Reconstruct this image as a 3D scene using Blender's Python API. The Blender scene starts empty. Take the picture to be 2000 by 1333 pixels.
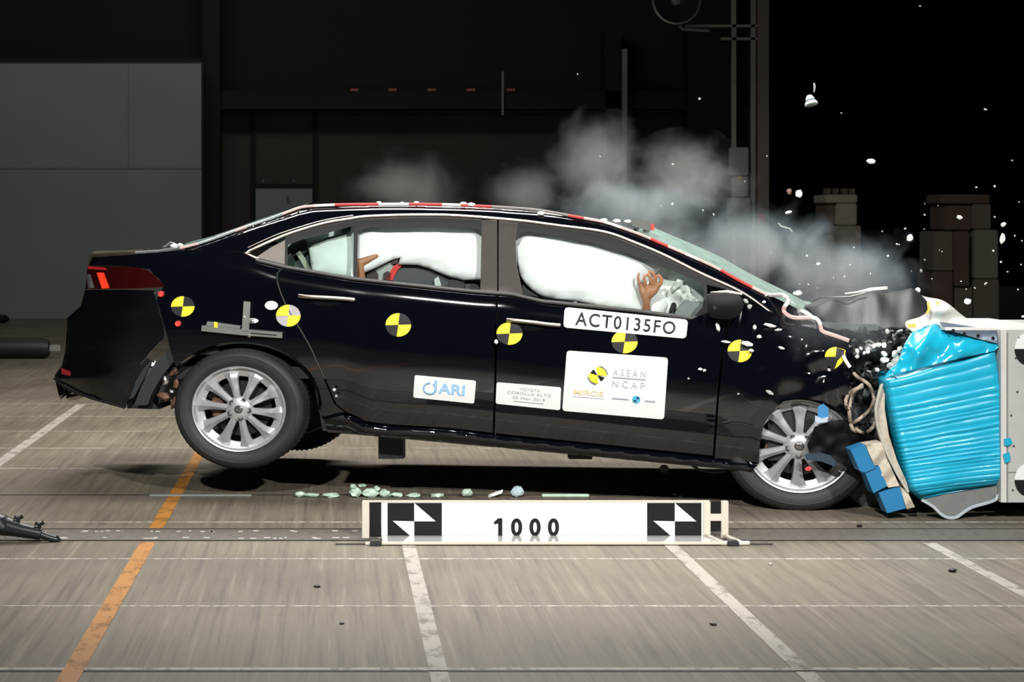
import bpy, bmesh, math, random
from mathutils import Vector, noise, geometry
random.seed(7)
S = bpy.context.scene
COL = S.collection

# ------------------------------------------------------------------ camera
F = 3831.0            # focal length in pixels of the 2000 px wide frame
HX, HY = 650.0, 440.0  # where the view axis meets the picture
CH = 1.374            # camera height
cam = bpy.data.cameras.new('camera')
co = bpy.data.objects.new('camera', cam); COL.objects.link(co)
co.location = (0, 0, CH); co.rotation_euler = (math.pi/2, 0, 0)
cam.sensor_width = 36.0; cam.lens = F/2000*36
cam.shift_x = (1000-HX)/2000; cam.shift_y = (HY-666.5)/2000
cam.clip_end = 200
S.camera = co

# ------------------------------------------------------------------ world, lights, exposure
w = bpy.data.worlds.new('world'); S.world = w; w.use_nodes = True
w.node_tree.nodes['Background'].inputs[0].default_value = (.75, .9, 1, 1)
w.node_tree.nodes['Background'].inputs[1].default_value = 0.006
S.view_settings.view_transform = 'Standard'; S.view_settings.look = 'None'
S.view_settings.gamma = 1; S.view_settings.exposure = 0.0
S.view_settings.use_curve_mapping = False
try:
    S.cycles.use_denoising = True
    S.cycles.volume_step_rate = 1.0
    S.cycles.max_bounces = 8
    S.cycles.transparent_max_bounces = 16
except Exception: pass

def area(name, loc, aim, sx, sy, power, col=(1, .97, .92)):
    l = bpy.data.lights.new(name, 'AREA'); l.shape = 'RECTANGLE'; l.size = sx; l.size_y = sy
    l.energy = power; l.color = col
    o = bpy.data.objects.new(name, l); COL.objects.link(o); o.location = loc
    d = Vector(aim)-Vector(loc); o.rotation_euler = d.to_track_quat('-Z', 'Y').to_euler()
    return o
area('ceiling_light_bank', (0.9, 10.6, 6.2), (.9, 10.6, 0), 6.0, 1.2, 300)
area('background_fill_lamp', (-2.0, 23.5, 7.5), (-2.0, 27.5, 1), 6.0, 1.0, 75)  # unseen fill lamp added to lift the dark background
area('ceiling_light_bank', (1.0, 14.3, 6.2), (1.0, 12.4, 0), 5.5, 1.2, 600)
def flood(name, loc, aim, power, cone=31, size=.14, col=(1, .98, .95)):
    l = bpy.data.lights.new(name, 'SPOT'); l.energy = power; l.spot_size = math.radians(cone); l.spot_blend = .55
    l.shadow_soft_size = size; l.color = col
    o = bpy.data.objects.new(name, l); COL.objects.link(o); o.location = loc
    d = Vector(aim)-Vector(loc); o.rotation_euler = d.to_track_quat('-Z', 'Y').to_euler()
flood('camera_side_flood', (-1.9, -.4, 6.2), (.5, 9.6, .75), 4500)
flood('camera_side_flood', (3.9, -.4, 6.2), (1.8, 9.5, .75), 4300)

# ------------------------------------------------------------------ helpers
def at(px, py, D): return Vector(((px-HX)/F*D, D, CH-(py-HY)/F*D))
def floor_d(py): return F*CH/(py-HY)

YAW = math.radians(9.5)
OX, OY = -0.469, 9.82
_s, _c = math.sin(YAW), math.cos(YAW)
_OL = OX*_s+OY*_c
CW = 1.78             # width of the car
def P(px, py, v):
    """pixel + distance v inward from the car's near flank -> car coordinates (along, across, up)"""
    k = (px-HX)/F
    t = (v+_OL)/(k*_s+_c)
    x, y = t*k-OX, t-OY
    return Vector((x*_c-y*_s, v, CH-(py-HY)/F*t))

def interp(pts, x, smooth=False):
    if x <= pts[0][0]: return pts[0][1]
    for a, b in zip(pts, pts[1:]):
        if x <= b[0]:
            k = (x-a[0])/(b[0]-a[0])
            if smooth: k = k*k*(3-2*k)
            return a[1]+(b[1]-a[1])*k
    return pts[-1][1]

def catmull(pts, n=6):
    """smooth open curve through pts (any dimension tuples)"""
    out = []
    m = len(pts)
    for i in range(m-1):
        p0 = pts[max(i-1, 0)]; p1 = pts[i]; p2 = pts[i+1]; p3 = pts[min(i+2, m-1)]
        for j in range(n):
            t = j/n
            out.append(tuple(.5*((2*b)+(-a+c)*t+(2*a-5*b+4*c-d)*t*t+(-a+3*b-3*c+d)*t**3) for a, b, c, d in zip(p0, p1, p2, p3)))
    out.append(tuple(pts[-1]))
    return out

# ---- materials
MATS = {}
def M(name, col, rough=.5, metal=0., spec=.5, coat=0., var=.12, scale=30., bump=0., bscale=None, emit=0., sheen=0.):
    if name in MATS: return MATS[name]
    m = bpy.data.materials.new(name); m.use_nodes = True; MATS[name] = m
    nt = m.node_tree; b = nt.nodes['Principled BSDF']
    tc = nt.nodes.new('ShaderNodeTexCoord')
    nz = nt.nodes.new('ShaderNodeTexNoise'); nz.inputs['Scale'].default_value = scale; nz.inputs['Detail'].default_value = 4
    nt.links.new(tc.outputs['Object'], nz.inputs['Vector'])
    mx = nt.nodes.new('ShaderNodeMix'); mx.data_type = 'RGBA'
    mx.inputs[6].default_value = tuple(c*(1-var) for c in col)+(1,)
    mx.inputs[7].default_value = tuple(min(1, c*(1+var)) for c in col)+(1,)
    nt.links.new(nz.outputs['Fac'], mx.inputs[0]); nt.links.new(mx.outputs[2], b.inputs['Base Color'])
    b.inputs['Roughness'].default_value = rough; b.inputs['Metallic'].default_value = metal
    b.inputs['Specular IOR Level'].default_value = spec
    b.inputs['Coat Weight'].default_value = coat; b.inputs['Coat Roughness'].default_value = .03
    if emit:
        nt.links.new(mx.outputs[2], b.inputs['Emission Color']); b.inputs['Emission Strength'].default_value = emit
    if bump:
        n2 = nt.nodes.new('ShaderNodeTexNoise'); n2.inputs['Scale'].default_value = bscale or scale
        n2.inputs['Detail'].default_value = 3
        nt.links.new(tc.outputs['Object'], n2.inputs['Vector'])
        bp = nt.nodes.new('ShaderNodeBump'); bp.inputs['Strength'].default_value = bump; bp.inputs['Distance'].default_value = .02
        nt.links.new(n2.outputs['Fac'], bp.inputs['Height']); nt.links.new(bp.outputs['Normal'], b.inputs['Normal'])
    return m

def glass(name, tint, refl=.06, milky=0., mcol=(.5, .7, .62)):
    if name in MATS: return MATS[name]
    m = bpy.data.materials.new(name); m.use_nodes = True; MATS[name] = m
    nt = m.node_tree; nt.nodes.remove(nt.nodes['Principled BSDF']); out = nt.nodes['Material Output']
    tr = nt.nodes.new('ShaderNodeBsdfTransparent'); tr.inputs[0].default_value = tint+(1,)
    gl = nt.nodes.new('ShaderNodeBsdfGlossy'); gl.inputs['Roughness'].default_value = .04
    fr = nt.nodes.new('ShaderNodeFresnel'); fr.inputs[0].default_value = 1.45
    mx = nt.nodes.new('ShaderNodeMixShader')
    nt.links.new(fr.outputs[0], mx.inputs[0]); nt.links.new(tr.outputs[0], mx.inputs[1]); nt.links.new(gl.outputs[0], mx.inputs[2])
    last = mx
    if milky:
        df = nt.nodes.new('ShaderNodeBsdfDiffuse'); df.inputs[0].default_value = mcol+(1,)
        nz = nt.nodes.new('ShaderNodeTexNoise'); nz.inputs['Scale'].default_value = 12; nz.inputs['Detail'].default_value = 5
        mr = nt.nodes.new('ShaderNodeMapRange'); mr.inputs[3].default_value = milky*.6; mr.inputs[4].default_value = min(1, milky*1.4)
        nt.links.new(nz.outputs['Fac'], mr.inputs[0])
        m2 = nt.nodes.new('ShaderNodeMixShader')
        nt.links.new(mr.outputs[0], m2.inputs[0]); nt.links.new(mx.outputs[0], m2.inputs[1]); nt.links.new(df.outputs[0], m2.inputs[2])
        last = m2
    nt.links.new(last.outputs[0], out.inputs['Surface'])
    return m

# ---- objects
def tag(o, label=None, cat=None, group=None, kind=None):
    if label: o['label'] = label
    if cat: o['category'] = cat
    if group: o['group'] = group
    if kind: o['kind'] = kind
    return o
def link(name, me, mat=None, parent=None, smooth=True, sharp=None):
    o = bpy.data.objects.new(name, me); COL.objects.link(o)
    if mat:
        me.materials.clear(); me.materials.append(mat)
    if smooth:
        me.polygons.foreach_set('use_smooth', [True]*len(me.polygons))
        me.set_sharp_from_angle(angle=math.radians(sharp or 40))
    if parent: o.parent = parent
    return o
def mesh(name, vs, fs, mat=None, parent=None, smooth=True, sharp=None):
    me = bpy.data.meshes.new(name); me.from_pydata([tuple(v) for v in vs], [], fs); me.update()
    return link(name, me, mat, parent, smooth, sharp)
def frombm(name, bm, mat=None, parent=None, smooth=True, sharp=None):
    bmesh.ops.recalc_face_normals(bm, faces=bm.faces)
    me = bpy.data.meshes.new(name); bm.to_mesh(me); bm.free()
    return link(name, me, mat, parent, smooth, sharp)
def empty(name, loc=(0, 0, 0), rz=0):
    o = bpy.data.objects.new(name, None); COL.objects.link(o); o.location = loc; o.rotation_euler = (0, 0, rz)
    o.empty_display_size = .1
    return o

def inside(poly, x, y):
    r = False; j = len(poly)-1
    for i in range(len(poly)):
        xi, yi = poly[i][:2]; xj, yj = poly[j][:2]
        if (yi > y) != (yj > y) and x < (xj-xi)*(y-yi)/(yj-yi)+xi: r = not r
        j = i
    return r
def refine(poly, step):
    out = []
    n = len(poly)
    for i in range(n):
        a = poly[i]; b = poly[(i+1) % n]
        d = math.hypot(b[0]-a[0], b[1]-a[1]); k = max(1, int(d/step))
        for j in range(k): out.append((a[0]+(b[0]-a[0])*j/k, a[1]+(b[1]-a[1])*j/k))
    return out
def dist_edge(poly, x, y):
    best = 1e9; n = len(poly)
    for i in range(n):
        ax, ay = poly[i][:2]; bx, by = poly[(i+1) % n][:2]
        dx, dy = bx-ax, by-ay; L = dx*dx+dy*dy or 1e-9
        t = max(0, min(1, ((x-ax)*dx+(y-ay)*dy)/L))
        best = min(best, math.hypot(x-ax-t*dx, y-ay-t*dy))
    return best
def tri(poly, step):
    """triangulate an outline (picture units) with an inner grid"""
    rim = refine(poly, step)
    pts = [Vector(p) for p in rim]; n = len(pts)
    xs = [p[0] for p in rim]; ys = [p[1] for p in rim]
    y = min(ys)+step*.5; row = 0
    while y < max(ys):
        x = min(xs)+step*(.25 if row % 2 else .75)
        while x < max(xs):
            if inside(poly, x, y) and dist_edge(poly, x, y) > step*.45: pts.append(Vector((x, y)))
            x += step
        y += step*.87; row += 1
    r = geometry.delaunay_2d_cdt(pts, [(i, (i+1) % n) for i in range(n)], [], 1, 1e-4)
    return r[0], r[2]
def panel(name, poly, mapf, mat, parent=None, step=12, thick=.006, back=None, mirror=False, smooth=True, sharp=50):
    """sheet cut to an outline; mapf(px,py)->point; back(px,py)->point of the rear face, or thick along +Y"""
    vs, fs = tri(poly, step)
    A = [mapf(p.x, p.y) for p in vs]
    B = [back(p.x, p.y) if back else q+Vector((0, thick, 0)) for p, q in zip(vs, A)]
    n = len(A)
    faces = [tuple(f) for f in fs]+[tuple(i+n for i in reversed(f)) for f in fs]
    cnt = {}
    for f in fs:
        for i in range(len(f)):
            e = (f[i], f[(i+1) % len(f)]); cnt[e] = 1
    for (a, b) in cnt:
        if (b, a) not in cnt: faces.append((b, a, a+n, b+n))
    V = A+B
    bm = bmesh.new()
    bv = [bm.verts.new(v) for v in V]
    for f in faces:
        try: bm.faces.new([bv[i] for i in f])
        except ValueError: pass
    o = frombm(name, bm, mat, parent, smooth, sharp)
    if mirror:
        m2 = o.data.copy()
        for v in m2.vertices: v.co.y = CW-v.co.y
        m2.flip_normals()
        o2 = bpy.data.objects.new(name, m2); COL.objects.link(o2); o2.parent = parent
    return o
def tube(name, pts, r, mat, parent=None, n=8, radii=None, closed=False):
    pts = [Vector(p) for p in pts]
    bm = bmesh.new(); rings = []
    up = Vector((.13, .31, .94))
    m = len(pts)
    for i, p in enumerate(pts):
        d = (pts[min(i+1, m-1)]-pts[max(i-1, 0)])
        if closed: d = pts[(i+1) % m]-pts[i-1]
        d.normalize()
        a = d.cross(up)
        if a.length < .05: a = d.cross(Vector((1, 0, 0)))
        a.normalize(); b = d.cross(a)
        rr = radii[i] if radii else r
        rings.append([bm.verts.new(p+(a*math.cos(2*math.pi*k/n)+b*math.sin(2*math.pi*k/n))*rr) for k in range(n)])
    for i in range(m if closed else m-1):
        q, s = rings[i], rings[(i+1) % m]
        for k in range(n): bm.faces.new((q[k], q[(k+1) % n], s[(k+1) % n], s[k]))
    if not closed:
        bm.faces.new(rings[0][::-1]); bm.faces.new(rings[-1])
    return frombm(name, bm, mat, parent, True, 50)
def boxbm(bm, lo, hi):
    x0, y0, z0 = lo; x1, y1, z1 = hi
    v = [bm.verts.new(p) for p in ((x0,y0,z0),(x1,y0,z0),(x1,y1,z0),(x0,y1,z0),(x0,y0,z1),(x1,y0,z1),(x1,y1,z1),(x0,y1,z1))]
    for f in ((0,3,2,1),(4,5,6,7),(0,1,5,4),(1,2,6,5),(2,3,7,6),(3,0,4,7)): bm.faces.new([v[i] for i in f])
def box(name, lo, hi, mat, parent=None, bevel=0.):
    bm = bmesh.new(); boxbm(bm, lo, hi)
    if bevel: bmesh.ops.bevel(bm, geom=bm.edges[:], offset=bevel, segments=2, affect='EDGES')
    return frombm(name, bm, mat, parent, bool(bevel), 30)
def lathe(name, prof, mat, parent=None, n=64, sx=1., sharp=35):
    """profile of (radius, y); turned round the Y axis; sx stretches along X"""
    bm = bmesh.new(); rings = []
    for r, y in prof:
        if r < 1e-5: rings.append([bm.verts.new((0, y, 0))]*n)
        else: rings.append([bm.verts.new((r*math.cos(2*math.pi*k/n)*sx, y, r*math.sin(2*math.pi*k/n))) for k in range(n)])
    for a, b in zip(rings, rings[1:]):
        for k in range(n):
            f = []
            for v in (a[k], a[(k+1) % n], b[(k+1) % n], b[k]):
                if v not in f: f.append(v)
            if len(f) > 2: bm.faces.new(f)
    return frombm(name, bm, mat, parent, True, sharp)
def chunk(name, loc, size, mat, parent=None, seed=0, sub=1, rough=.35, stretch=(1, 1, 1), rot=None):
    """an irregular broken lump"""
    rnd = random.Random(seed)
    bm = bmesh.new(); bmesh.ops.create_icosphere(bm, subdivisions=sub, radius=1)
    for v in bm.verts:
        k = 1+rnd.uniform(-rough, rough)
        v.co = Vector((v.co.x*stretch[0], v.co.y*stretch[1], v.co.z*stretch[2]))*k*size
    o = frombm(name, bm, mat, parent, False)
    o.location = loc; o.rotation_euler = rot or (rnd.uniform(0, 6), rnd.uniform(0, 6), rnd.uniform(0, 6))
    return o
def textmesh(name, txt, box_px, mapf, mat, parent=None, bold=0., shear=0., thick=.0015, space=1.):
    """lettering laid on a surface: fitted into the quad (TL, TR, BR, BL) given in picture units"""
    cu = bpy.data.curves.new('t', 'FONT'); cu.body = txt; cu.offset = bold; cu.shear = shear; cu.resolution_u = 4
    cu.space_character = space
    to = bpy.data.objects.new('t', cu); COL.objects.link(to)
    bpy.context.view_layer.update()
    me = bpy.data.meshes.new_from_object(to.evaluated_get(bpy.context.evaluated_depsgraph_get()))
    bpy.data.objects.remove(to); bpy.data.curves.remove(cu)
    xs = [v.co.x for v in me.vertices]; ys = [v.co.y for v in me.vertices]
    x0, x1, y0, y1 = min(xs), max(xs), min(ys), max(ys)
    tl, tr, br, bl = [Vector(p) for p in box_px]
    for v in me.vertices:
        a = (v.co.x-x0)/(x1-x0); b = (y1-v.co.y)/(y1-y0)
        q = (tl*(1-a)+tr*a)*(1-b)+(bl*(1-a)+br*a)*b
        v.co = mapf(q.x, q.y)
    me.update()
    return link(name, me, mat, parent, False)
def fan(cx, cy, rx, ry, a0, a1, n=10):
    out = [(cx, cy)]
    for i in range(n+1):
        a = math.radians(a0+(a1-a0)*i/n); out.append((cx+rx*math.cos(a), cy-ry*math.sin(a)))
    return out
def body(name, chains, mat, parent=None, voxel=.007, it=4):
    """one continuous figure grown from limb chains of (point, radius)"""
    bm = bmesh.new()
    for ch in chains:
        for (p, r), (q, s) in zip(ch, ch[1:]):
            p, q = Vector(p), Vector(q)
            n = max(2, int((q-p).length/max(.004, min(r, s)*.45)))
            for i in range(n+1):
                t = i/n
                g = bmesh.ops.create_icosphere(bm, subdivisions=2, radius=r+(s-r)*t)
                bmesh.ops.translate(bm, verts=g['verts'], vec=p.lerp(q, t))
    me = bpy.data.meshes.new(name); bm.to_mesh(me); bm.free()
    o = bpy.data.objects.new(name, me); COL.objects.link(o)
    r = o.modifiers.new('r', 'REMESH'); r.mode = 'VOXEL'; r.voxel_size = voxel
    s = o.modifiers.new('s', 'SMOOTH'); s.factor = .5; s.iterations = it
    bpy.context.view_layer.update()
    m2 = bpy.data.meshes.new_from_object(o.evaluated_get(bpy.context.evaluated_depsgraph_get()))
    bpy.data.objects.remove(o); bpy.data.meshes.remove(me)
    return link(name, m2, mat, parent, True, 180)
# ================================================================== THE SETTING
def floor_material():
    m = bpy.data.materials.new('concrete floor'); m.use_nodes = True
    nt = m.node_tree; N = nt.nodes; L = nt.links; b = N['Principled BSDF']
    tc = N.new('ShaderNodeTexCoord')
    def noise_(scale, detail, vec):
        mp = N.new('ShaderNodeMapping'); mp.inputs['Scale'].default_value = vec
        L.new(tc.outputs['Object'], mp.inputs['Vector'])
        n = N.new('ShaderNodeTexNoise'); n.inputs['Scale'].default_value = scale; n.inputs['Detail'].default_value = detail
        n.inputs['Roughness'].default_value = .65
        L.new(mp.outputs[0], n.inputs['Vector']); return n
    big = noise_(.55, 5, (1, 1, 1)); streak = noise_(9, 5, (3.6, .10, 1)); fine = noise_(60, 4, (1, 1, 1)); long_ = noise_(1.2, 4, (.12, 2.2, 1))
    def mix(a, bcol, fac, mode='MIX'):
        x = N.new('ShaderNodeMix'); x.data_type = 'RGBA'; x.blend_type = mode
        for sock, v in ((6, a), (7, bcol), (0, fac)):
            if hasattr(v, 'is_output'): L.new(v, x.inputs[sock])
            else: x.inputs[sock].default_value = v
        return x.outputs[2]
    def ramp(fac, a, b_, c0=0., c1=1.):
        r = N.new('ShaderNodeMapRange'); r.inputs[1].default_value = a; r.inputs[2].default_value = b_
        r.inputs[3].default_value = c0; r.inputs[4].default_value = c1
        L.new(fac, r.inputs[0]); return r.outputs[0]
    c = mix((.142, .120, .086, 1), (.230, .200, .148, 1), ramp(big.outputs['Fac'], .35, .68))
    c = mix(c, (.060, .051, .040, 1), ramp(streak.outputs['Fac'], .50, .72, 0, .68))
    c = mix(c, (.34, .305, .235, 1), ramp(streak.outputs['Fac'], .45, .28, 0, .5))
    c = mix(c, (.15, .135, .11, 1), ramp(long_.outputs['Fac'], .52, .75, 0, .6))
    c = mix(c, (.14, .13, .11, 1), ramp(fine.outputs['Fac'], .5, .8, 0, .6))
    L.new(c, b.inputs['Base Color'])
    L.new(ramp(big.outputs['Fac'], .3, .7, .5, .68), b.inputs['Roughness'])
    b.inputs['Specular IOR Level'].default_value = .35
    bp = N.new('ShaderNodeBump'); bp.inputs['Strength'].default_value = .25; bp.inputs['Distance'].default_value = .004
    L.new(streak.outputs['Fac'], bp.inputs['Height']); L.new(bp.outputs[0], b.inputs['Normal'])
    return m
def paint_material(name, col, wear, scale=14., rough=.6):
    """worn floor paint: flakes away to bare concrete"""
    m = bpy.data.materials.new(name); m.use_nodes = True
    nt = m.node_tree; N = nt.nodes; L = nt.links; b = N['Principled BSDF']
    tc = N.new('ShaderNodeTexCoord'); mp = N.new('ShaderNodeMapping'); mp.inputs['Scale'].default_value = (1, .45, 1)
    L.new(tc.outputs['Object'], mp.inputs['Vector'])
    n = N.new('ShaderNodeTexNoise'); n.inputs['Scale'].default_value = scale; n.inputs['Detail'].default_value = 7; n.inputs['Roughness'].default_value = .7
    L.new(mp.outputs[0], n.inputs['Vector'])
    mr = N.new('ShaderNodeMapRange'); mr.inputs[1].default_value = wear-.1; mr.inputs[2].default_value = wear+.12
    mr.inputs[3].default_value = 1; mr.inputs[4].default_value = .12
    L.new(n.outputs['Fac'], mr.inputs[0])
    x = N.new('ShaderNodeMix'); x.data_type = 'RGBA'; x.inputs[6].default_value = col+(1,); x.inputs[7].default_value = tuple(k*.72 for k in col)+(1,)
    L.new(n.outputs['Fac'], x.inputs[0]); L.new(x.outputs[2], b.inputs['Base Color'])
    L.new(mr.outputs[0], b.inputs['Alpha']); b.inputs['Roughness'].default_value = rough
    return m
fm = floor_material()
bm = bmesh.new()
vs = [bm.verts.new(p) for p in ((-14, 2, 0), (22, 2, 0), (22, 46, 0), (-14, 46, 0))]; bm.faces.new(vs)
floor = frombm('floor', bm, fm, None, False); tag(floor, 'worn grey concrete floor with painted one metre grid', kind='structure')

white_paint = paint_material('white line paint', (.46, .43, .37), .60)
thin_paint = paint_material('thin white line paint', (.52, .49, .43), .53, 22)
orange_paint = paint_material('orange line paint', (.52, .22, .034), .60)
def strip(name, x0, x1, y0, y1, mat, label=None, z=.0015):
    bm = bmesh.new(); boxbm(bm, (x0, y0, z-.004), (x1, y1, z))
    o = frombm(name, bm, mat, floor, False)
    if label: o['label'] = label
    return o
X0, DX, Y0 = .325, 1.125, 6.07
for k in range(-6, 14):                       # cross lines, one metre apart
    x = X0+DX*k
    if k == -1:
        for a, b_ in ((2.2, 8.49), (8.88, 9.97), (10.0, 14.9)):
            strip('painted_line', x-.033, x+.033, a, b_, orange_paint, 'orange line across the track', .002)
    else:
        strip('painted_line', x-.029, x+.029, 2.2, 8.47, white_paint)
        if k < -1: strip('painted_line', x-.036, x+.036, 9.99, 15.0, white_paint)
for k in range(-3, 10):                       # lines along the track
    y = Y0+k
    if abs(y-10.06) < .1: continue
    wd = .022 if k == 0 else .012
    strip('painted_line', -10, 12, y-wd, y+wd*.7, white_paint if k == 0 else thin_paint, None, .0012)
dark = M('blackened steel', (.02, .02, .02), .6, .3, var=.4, scale=8)
strip('seam', -10, 12, 6.028, 6.042, dark, 'narrow black joint in the floor')
strip('seam', -10, 12, 9.965, 9.985, dark, 'black edge of the track pit')
def channel_material():
    m = M('cable channel steel', (.12, .106, .085), .62, .0, var=.55, scale=26, bump=.4)
    return m
strip('cable_channel', -10, 12, 8.53, 8.85, channel_material(), 'dark worn tow cable channel', .0022)
strip('channel_edge', -10, 12, 8.525, 8.535, dark, None, .004)
strip('channel_edge', -10, 12, 8.845, 8.858, dark, None, .004)
sp = M('pale grit', (.55, .53, .48), .8)
bm = bmesh.new(); rr = random.Random(3)
for i in range(70):                           # pale paint flecks left in the channel
    x = rr.uniform(-1.5, .6); y = rr.choice((8.58, 8.60, 8.77, 8.79)); q = rr.uniform(.004, .016)
    boxbm(bm, (x-q, y-.005, .002), (x+q, y+.006, .0042))
o = frombm('paint_fleck', bm, sp, floor, False); tag(o, kind='stuff')

# ---- the hall behind
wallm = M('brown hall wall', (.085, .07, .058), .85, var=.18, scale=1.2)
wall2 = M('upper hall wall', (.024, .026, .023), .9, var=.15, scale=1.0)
darkm = M('dark steelwork', (.010, .012, .014), .75, var=.3, scale=3)
greym = M('grey panel wall', (.33, .38, .36), .85, var=.14, scale=.8)
postm = M('grey painted post', (.30, .32, .31), .6, var=.2, scale=3)
D0 = 30.0
def wbox(name, x0, y0, x1, y1, D, depth, mat, parent=None, kind=None, label=None, cat=None, bevel=0.):
    a = at(x0, y1, D); b_ = at(x1, y0, D)
    o = box(name, (a.x, D, a.z), (b_.x, D+depth, b_.z), mat, parent, bevel)
    if kind: o['kind'] = kind
    if label: o['label'] = label
    if cat: o['category'] = cat
    return o
base = HY+F*CH/D0   # picture row where the far wall meets the floor
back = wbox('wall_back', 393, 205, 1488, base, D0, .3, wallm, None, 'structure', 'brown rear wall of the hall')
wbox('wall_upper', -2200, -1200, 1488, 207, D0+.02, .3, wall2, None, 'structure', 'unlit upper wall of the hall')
lw = wbox('wall_left', -2200, 118, 393, HY+F*CH/28.8, 28.8, .4, greym, None, 'structure', 'large flat grey panel wall')
wbox('panel_joint', -2200, 327, 393, 330, 28.79, .02, M('panel joint', (.27, .31, .30), .8), lw)
wbox('panel_joint', 250, 118, 253, 327, 28.79, .02, M('panel joint', (.27, .31, .30), .8), lw)
wbox('top_rail', -2200, 114, 395, 120, 28.76, .06, darkm, lw)
wbox('trim_1', 395, -300, 430, base, D0-.6, .5, darkm, None, 'structure', 'dark steel column beside the grey panel')
for i, (a, b_) in enumerate(((489, 498), (611, 620))):
    wbox('wall_rib', a, 213, b_, base, D0-.06, .06, darkm, back)
wbox('wall_rib', 498, 360, 611, 366, D0-.06, .06, darkm, back)
wbox('lower_panel', 499, 367, 610, base, D0-.03, .03, greym, back)
for x, y in ((514, 354), (574, 354), (562, 387)):
    a = at(x, y, D0-.1); o = chunk('bolt', a, .03, M('bolt', (.5, .5, .48), .4, .6), back, 5, 1, .1)
bt = wbox('trim_2', 426, 178, 1345, 213, D0-.5, .4, darkm, None, 'structure', 'dark horizontal beam across the rear wall')
redm = M('red tape', (.55, .16, .14), .6)
for x in (692, 767, 843, 920, 998):
    wbox('beam_light', x-8, 173, x+8, 178.5, D0-.48, .3, redm, bt)  # small reddish lights on the beam, their light put into plain red
wbox('trim_3', 1182, 60, 1214, base, D0-.5, .45, darkm, None, 'structure', 'dark column in the middle of the rear wall')
wbox('trim_4', 1216, 95, 1225, base, D0-.7, .08, postm, None, 'structure', 'thin grey conduit pipe on the rear wall')
wbox('trim_5', 1345, -300, 1432, base, D0-.7, .5, darkm, None, 'structure', 'wide dark column by the lamp post')
wbox('trim_6', 980, 140, 984, 225, D0-.55, .05, postm, None, 'structure', 'short thin conduit on the beam')
# lattice post with switch boxes
Dp = 24.0; bp_ = HY+F*CH/Dp
post = empty('lamp_post', at(1465, bp_, Dp)); tag(post, 'grey steel lamp post with switch boxes behind the car', 'post')
def rel(o, p): o.parent = p; o.matrix_parent_inverse = p.matrix_world.inverted(); return o
bpy.context.view_layer.update()
for a, b_ in ((1430, 1438), (1467, 1475)):
    rel(wbox('upright', a, -60, b_, bp_, Dp, .06, postm), post)
rel(wbox('column', 1480, -60, 1502, bp_, Dp, .16, M('brown post', (.22, .19, .16), .7, scale=2)), post)
rel(wbox('crossbar', 1340, 48, 1480, 53, Dp, .05, postm), post)
rel(wbox('crossbar', 1408, 73, 1480, 78, Dp, .05, postm), post)
boxm = M('switch box grey', (.34, .36, .36), .6)
for (x0, y0, x1, y1) in ((1426, 288, 1462, 343), (1431, 345, 1461, 384), (1422, 387, 1466, 440)):
    rel(wbox('switch_box', x0, y0, x1, y1, Dp-.05, .1, boxm, None, bevel=.01), post)
rel(wbox('warning_label', 1442, 344, 1449, 351, Dp-.062, .01, M('label yellow', (.6, .5, .08), .6)), post)
rel(wbox('red_tag', 1481, 418, 1494, 436, Dp-.012, .01, redm), post)
# floodlight: unlit round lamp at the top
fl = empty('floodlight', at(1322, 0, 23.6)); tag(fl, 'round unlit floodlight with glass lens hung on the lamp post', 'lamp')
R = 48/F*23.6
lathe('housing', [(R*.3, .28), (R*.8, .2), (R, .05), (R*1.0, 0), (R*.93, -.01), (R*.90, .03)], M('lamp housing', (.30, .36, .36), .35, .6), fl, 40)
lathe('reflector', [(R*.9, .02), (R*.7, .10), (R*.35, .17), (0, .2)], M('lamp reflector', (.14, .18, .18), .3, .8), fl, 40)
lathe('bulb', [(0, .04), (R*.15, .05), (R*.2, .1), (R*.1, .18)], M('lamp bulb', (.4, .45, .45), .3), fl, 24)
lathe('lens', [(0, -.005), (R*.6, 0), (R*.92, .012)], glass('lamp glass', (.9, .95, .95)), fl, 40)
tube('bracket', [(R*.2, .15, -R), (R*.35, .2, -R*1.12), (R*1.5, .3, -R*1.15)], .02, postm, fl)
# stacks of blocks far right
stm = [M('weathered block %d' % i, c, .85, var=.25, scale=2.5) for i, c in enumerate(((.17, .155, .125), (.085, .055, .042), (.12, .10, .078), (.24, .22, .18)))]
Ds = 22.0; bs = HY+F*CH/Ds
def stack(label, blocks, cx):
    e = empty('block_stack', at(cx, bs, Ds)); tag(e, label, 'stack'); bpy.context.view_layer.update()
    for (x0, y0, x1, y1, m, d) in blocks:
        rel(wbox('block', x0, y0, x1, y1, Ds+d, .55, stm[m], None, bevel=.012), e)
stack('pale block tower beyond the smoke', [(1612, 380, 1675, 397, 3, 0), (1616, 398, 1632, 470, 1, .05), (1633, 398, 1674, 440, 3, 0), (1620, 441, 1682, 500, 0, 0), (1618, 501, 1686, 560, 2, 0), (1616, 561, 1690, 620, 0, .02), (1614, 621, 1692, bs, 2, 0)], 1650)
for x in (1612, 1628, 1645, 1660): rel(wbox('block', x, 368, x+10, 379, Ds+.02, .1, stm[1]), bpy.data.objects['block_stack'])
stack('brown block tower behind the barrier', [(1838, 380, 1934, 398, 1, 0), (1845, 399, 1898, 450, 1, .06), (1900, 399, 1936, 448, 2, 0), (1824, 452, 1862, 530, 2, .03), (1864, 452, 1894, 560, 1, 0), (1903, 449, 1950, 545, 0, 0), (1820, 531, 1862, bs, 1, 0), (1864, 561, 1900, bs, 2, .03), (1903, 546, 1952, bs, 2, 0)], 1890)
wbox('wall_right', 1955, 560, 2600, HY+F*CH/26, 26, .3, M('dark far partition', (.035, .038, .036), .9), None, 'structure', 'low dark partition behind the barrier')
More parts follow.
